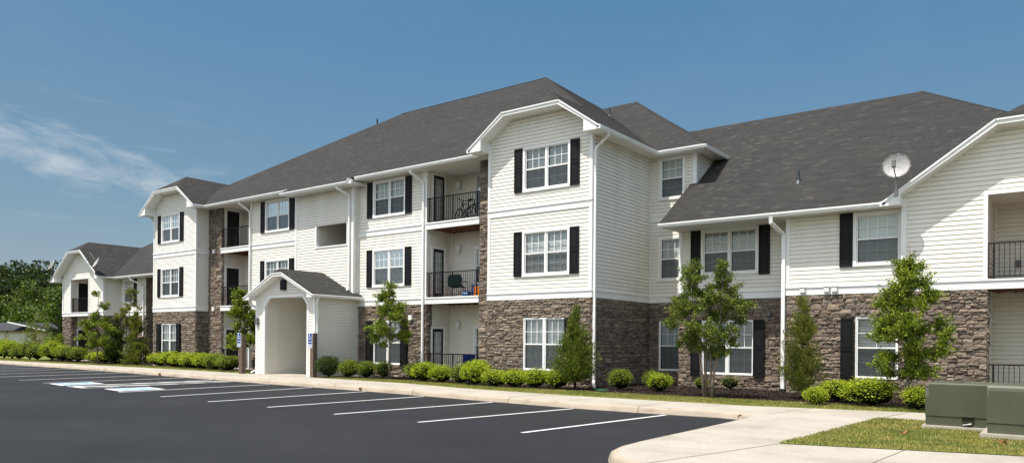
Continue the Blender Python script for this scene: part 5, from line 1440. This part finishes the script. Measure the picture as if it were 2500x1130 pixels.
add('plastic_cooler', bm, M['blue_plastic'], (-18.72, 22.45, B1T), 'blue plastic cooler box standing on the middle balcony by the pier', 'cooler', [('lid', lid, M['blue_plastic'])])
bm = bmesh.new(); box(bm, -.17, .17, -.1, .1, 0, .2); bmesh.ops.bevel(bm, geom=bm.edges[:], offset=.03, segments=2, affect='EDGES')
lid = bmesh.new(); box(lid, -.12, .12, -.102, .08, .07, .15)
add('small_box', bm, M['blue_plastic'], (-19.0, 22.15, B1T), 'small blue box with pale windows in front of the blue cooler', 'box', [('pale_panel', lid, M['paleblue'])])
bm = bmesh.new(); box(bm, -.16, .16, -.14, .14, 0, .02)
for k in range(5): box(bm, -.16+.07*k, -.12+.07*k, -.14, -.12, .02, .34)
box(bm, -.16, .16, -.145, -.115, .34, .38); box(bm, -.16, .16, .115, .14, .02, .38); box(bm, -.16, -.14, -.115, .115, .02, .38); box(bm, .14, .16, -.115, .115, .02, .38)
add('plastic_crate', bm, M['orange'], (-18.40, 22.2, B1T), 'orange slatted crate wedged against the stone pier on the middle balcony', 'crate')
bm = bmesh.new(); tube(bm, [(0, 0, 0), (0, 0, .35), (.02, 0, .7), (0, 0, 1.0)], [.05, .12, .10, .03], 10); cp = bmesh.new(); tube(cp, [(0, 0, 1.0), (0, 0, 1.1)], [.035, .02], 8)
add('folded_umbrella', bm, M['red'], (-18.33, 22.5, B1T), 'dark red rolled umbrella bag leaning behind the orange crate', 'umbrella', [('tip', cp, M['sign_white'])])
# air conditioner behind the shrubs, green drain cap
ac = empty('air_conditioner', (-24.35, 21.5, 0), 'grey-green air-conditioner unit behind the shrubs right of the portico', 'air conditioner')
bm = bmesh.new(); box(bm, -.38, .38, -.38, .38, .05, .66); bmesh.ops.bevel(bm, geom=bm.edges[:], offset=.02, segments=2, affect='EDGES'); obj('casing', bm, M['enamel'], ac)
bm = bmesh.new()
for k in range(9): box(bm, -.34, .34, -.386, -.379, .12+k*.055, .145+k*.055)
obj('louvres', bm, M['dark'], ac); obj('base_pad', B((-.45, .45, -.45, .45, -.02, .05)), M['concrete'], ac)
bm = bmesh.new(); prism(bm, [(0, -.10), (.45, -.14), (.5, 0), (.45, .14), (0, .10)], .0, .03, 'z'); bm.transform(Matrix.Rotation(R(-25), 4, 'Z'))
sp = obj('splash_tray', bm, M['greenplastic']); sp.location = (-12.15, 20.55, .01); tag(sp, 'flat green splash tray in the mulch below the bay downspout', 'splash tray')
# a few dry leaves on the lawn
lm = simple('dry_leaf', (.30, .17, .07), .9, .1, .3)
for k, (x, y, s) in enumerate(((-.95, 13.55, .07), (-.85, 13.4, .06), (-2.3, 13.9, .05))):
    rgk = np.random.default_rng(50+k); q = leaves(rgk, np.c_[rgk.normal(0, .05, (6, 2)), np.full(6, .04)], np.tile([1., 0, .1], (6, 1)), s*1.6, .6, .1, .5)
    o = obj('dry_leaves', quads_mesh('dry_leaves', q, lm), lm); o.location = (x, y, 0); tag(o, ['curled brown leaves on the grass below the right utility cabinet', 'brown leaves nearer the sidewalk below the right utility cabinet', 'small scrap of dead leaves in the grass left of the cabinets'][k], 'dry leaves', 'dry leaves on the lawn')

# ------------------------------------------------------------------ light, sky, camera
sd = Vector((.25, 1.0, -2.42)).normalized()
sun = bpy.data.lights.new('sun', 'SUN'); sun.energy = 4.0; sun.angle = R(.53); sun.color = (1, .955, .88)
so = bpy.data.objects.new('sun', sun); COL.objects.link(so); so.rotation_euler = sd.to_track_quat('-Z', 'Y').to_euler(); so.location = (-10, -20, 60)
w = bpy.data.worlds.new('World'); S.world = w; w.use_nodes = True; nt = w.node_tree
bg = nt.nodes['Background']; sk = nt.nodes.new('ShaderNodeTexSky'); sk.sky_type = 'NISHITA'; sk.sun_disc = False
sk.sun_elevation = math.asin(-sd.z); sk.sun_rotation = math.atan2(-sd.x, -sd.y)
sk.altitude = 100; sk.air_density = 1.0; sk.dust_density = .7; sk.ozone_density = 2.0
tc = nt.nodes.new('ShaderNodeTexCoord')
def dot(v):
    n = nt.nodes.new('ShaderNodeVectorMath'); n.operation = 'DOT_PRODUCT'; nt.links.new(tc.outputs['Generated'], n.inputs[0]); n.inputs[1].default_value = tuple(v); return n.outputs['Value']
# thin cirrus in one part of the sky
f_, H_ = 1819., 835.4; th_ = math.atan(32/3780)
def rayd(px, py):
    dx, dy = px-1250, H_-py; c_, s_ = math.cos(th_), math.sin(th_)
    v = np.array([*(F_*f_+Rt_*(dx*c_-dy*s_)), dx*s_+dy*c_]); return v/np.linalg.norm(v)
A = rayd(110, 365); e1 = np.cross(A, [0, 0, 1]); e1 /= np.linalg.norm(e1); e2 = np.cross(e1, A)
u = math_(nt, 'DIVIDE', dot(e1), dot(A)); v = math_(nt, 'DIVIDE', dot(e2), dot(A)); ahead = math_(nt, 'GREATER_THAN', dot(A), .3)
ang = R(-10); ca, sa = math.cos(ang), math.sin(ang)
ur = math_(nt, 'ADD', math_(nt, 'MULTIPLY', u, ca), math_(nt, 'MULTIPLY', v, sa)); vr = math_(nt, 'SUBTRACT', math_(nt, 'MULTIPLY', v, ca), math_(nt, 'MULTIPLY', u, sa))
cb = nt.nodes.new('ShaderNodeCombineXYZ'); lk(nt, math_(nt, 'MULTIPLY', ur, 14.0), cb.inputs[0]); lk(nt, math_(nt, 'MULTIPLY', vr, 42.0), cb.inputs[1])
nn = noise(nt, .9, 10, .62, cb.outputs[0], .35)
g1 = math_(nt, 'ADD', math_(nt, 'POWER', math_(nt, 'ABSOLUTE', math_(nt, 'DIVIDE', ur, .165)), 3.0), math_(nt, 'POWER', math_(nt, 'ABSOLUTE', math_(nt, 'DIVIDE', vr, .036)), 2.0))
msk = math_(nt, 'SUBTRACT', 1.0, g1, True)
cl_ = math_(nt, 'MULTIPLY', math_(nt, 'MULTIPLY', math_(nt, 'SUBTRACT', math_(nt, 'ADD', nn, math_(nt, 'MULTIPLY', msk, .16)), .52), 4.0, True), math_(nt, 'MULTIPLY', msk, 2.2, True))
w2_ = nt.nodes.new('ShaderNodeCombineXYZ'); lk(nt, math_(nt, 'MULTIPLY', u, 9.0), w2_.inputs[0]); lk(nt, math_(nt, 'MULTIPLY', v, 46.0), w2_.inputs[1])
g2 = math_(nt, 'SUBTRACT', 1.0, math_(nt, 'ADD', math_(nt, 'POWER', math_(nt, 'ABSOLUTE', math_(nt, 'DIVIDE', u, .26)), 2.0), math_(nt, 'POWER', math_(nt, 'ABSOLUTE', math_(nt, 'DIVIDE', v, .10)), 2.0)), True)
wisp = math_(nt, 'MULTIPLY', math_(nt, 'MULTIPLY', math_(nt, 'SUBTRACT', noise(nt, 1.0, 8, .6, w2_.outputs[0], .3), .54), 2.2, True), g2)
cl_ = math_(nt, 'MULTIPLY', math_(nt, 'ADD', math_(nt, 'MULTIPLY', cl_, .42), math_(nt, 'MULTIPLY', wisp, .6), True), ahead)
veil = math_(nt, 'MULTIPLY', math_(nt, 'SUBTRACT', noise(nt, 3.0, 5, .6, tc.outputs['Generated'], .5), .5), .25, True)
hs = nt.nodes.new('ShaderNodeHueSaturation'); hs.inputs['Saturation'].default_value = .88; lk(nt, sk.outputs[0], hs.inputs['Color'])
sp_ = nt.nodes.new('ShaderNodeSeparateColor'); lk(nt, mixc(nt, 1, hs.outputs[0], (.86, 1.02, .98), 'MULTIPLY'), sp_.inputs[0])
cc_ = nt.nodes.new('ShaderNodeCombineColor')
for ch, (k_, e_) in enumerate(((.625, 1.09), (1.20, .60), (2.62, .225))): lk(nt, math_(nt, 'MULTIPLY', math_(nt, 'POWER', sp_.outputs[ch], e_), k_), cc_.inputs[ch])
# added fill: sky overhead and behind the camera boosted and warmed, out of frame
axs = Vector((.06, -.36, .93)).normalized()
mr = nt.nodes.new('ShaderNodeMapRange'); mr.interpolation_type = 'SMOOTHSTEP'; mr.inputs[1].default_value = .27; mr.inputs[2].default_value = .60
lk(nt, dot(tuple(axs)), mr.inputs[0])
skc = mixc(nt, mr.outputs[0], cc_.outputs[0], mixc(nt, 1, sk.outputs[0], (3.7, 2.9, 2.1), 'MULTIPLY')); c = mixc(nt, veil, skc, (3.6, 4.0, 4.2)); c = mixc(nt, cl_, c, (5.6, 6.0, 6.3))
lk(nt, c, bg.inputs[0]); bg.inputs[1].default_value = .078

cam = bpy.data.cameras.new('camera'); co = bpy.data.objects.new('camera', cam); COL.objects.link(co)
Fv = Vector((F_[0], F_[1], 0)); Rv = Vector((Rt_[0], Rt_[1], 0)); Uv = Vector((0, 0, 1)); c_, s_ = math.cos(th_), math.sin(th_)
X = Rv*c_+Uv*s_; Y = -Rv*s_+Uv*c_; Z = -Fv
m = Matrix(((X.x, Y.x, Z.x, 0), (X.y, Y.y, Z.y, 0), (X.z, Y.z, Z.z, 1.5), (0, 0, 0, 1))); co.matrix_world = m
cam.sensor_width = 36; cam.lens = 36*1819/2500; cam.shift_y = .108; cam.clip_end = 5000; cam.clip_start = .1
S.camera = co
S.view_settings.view_transform = 'Standard'; S.view_settings.look = 'None'; S.view_settings.exposure = .70; S.view_settings.gamma = 1
S.cycles.transparent_max_bounces = 16; S.cycles.max_bounces = 7; S.cycles.diffuse_bounces = 4
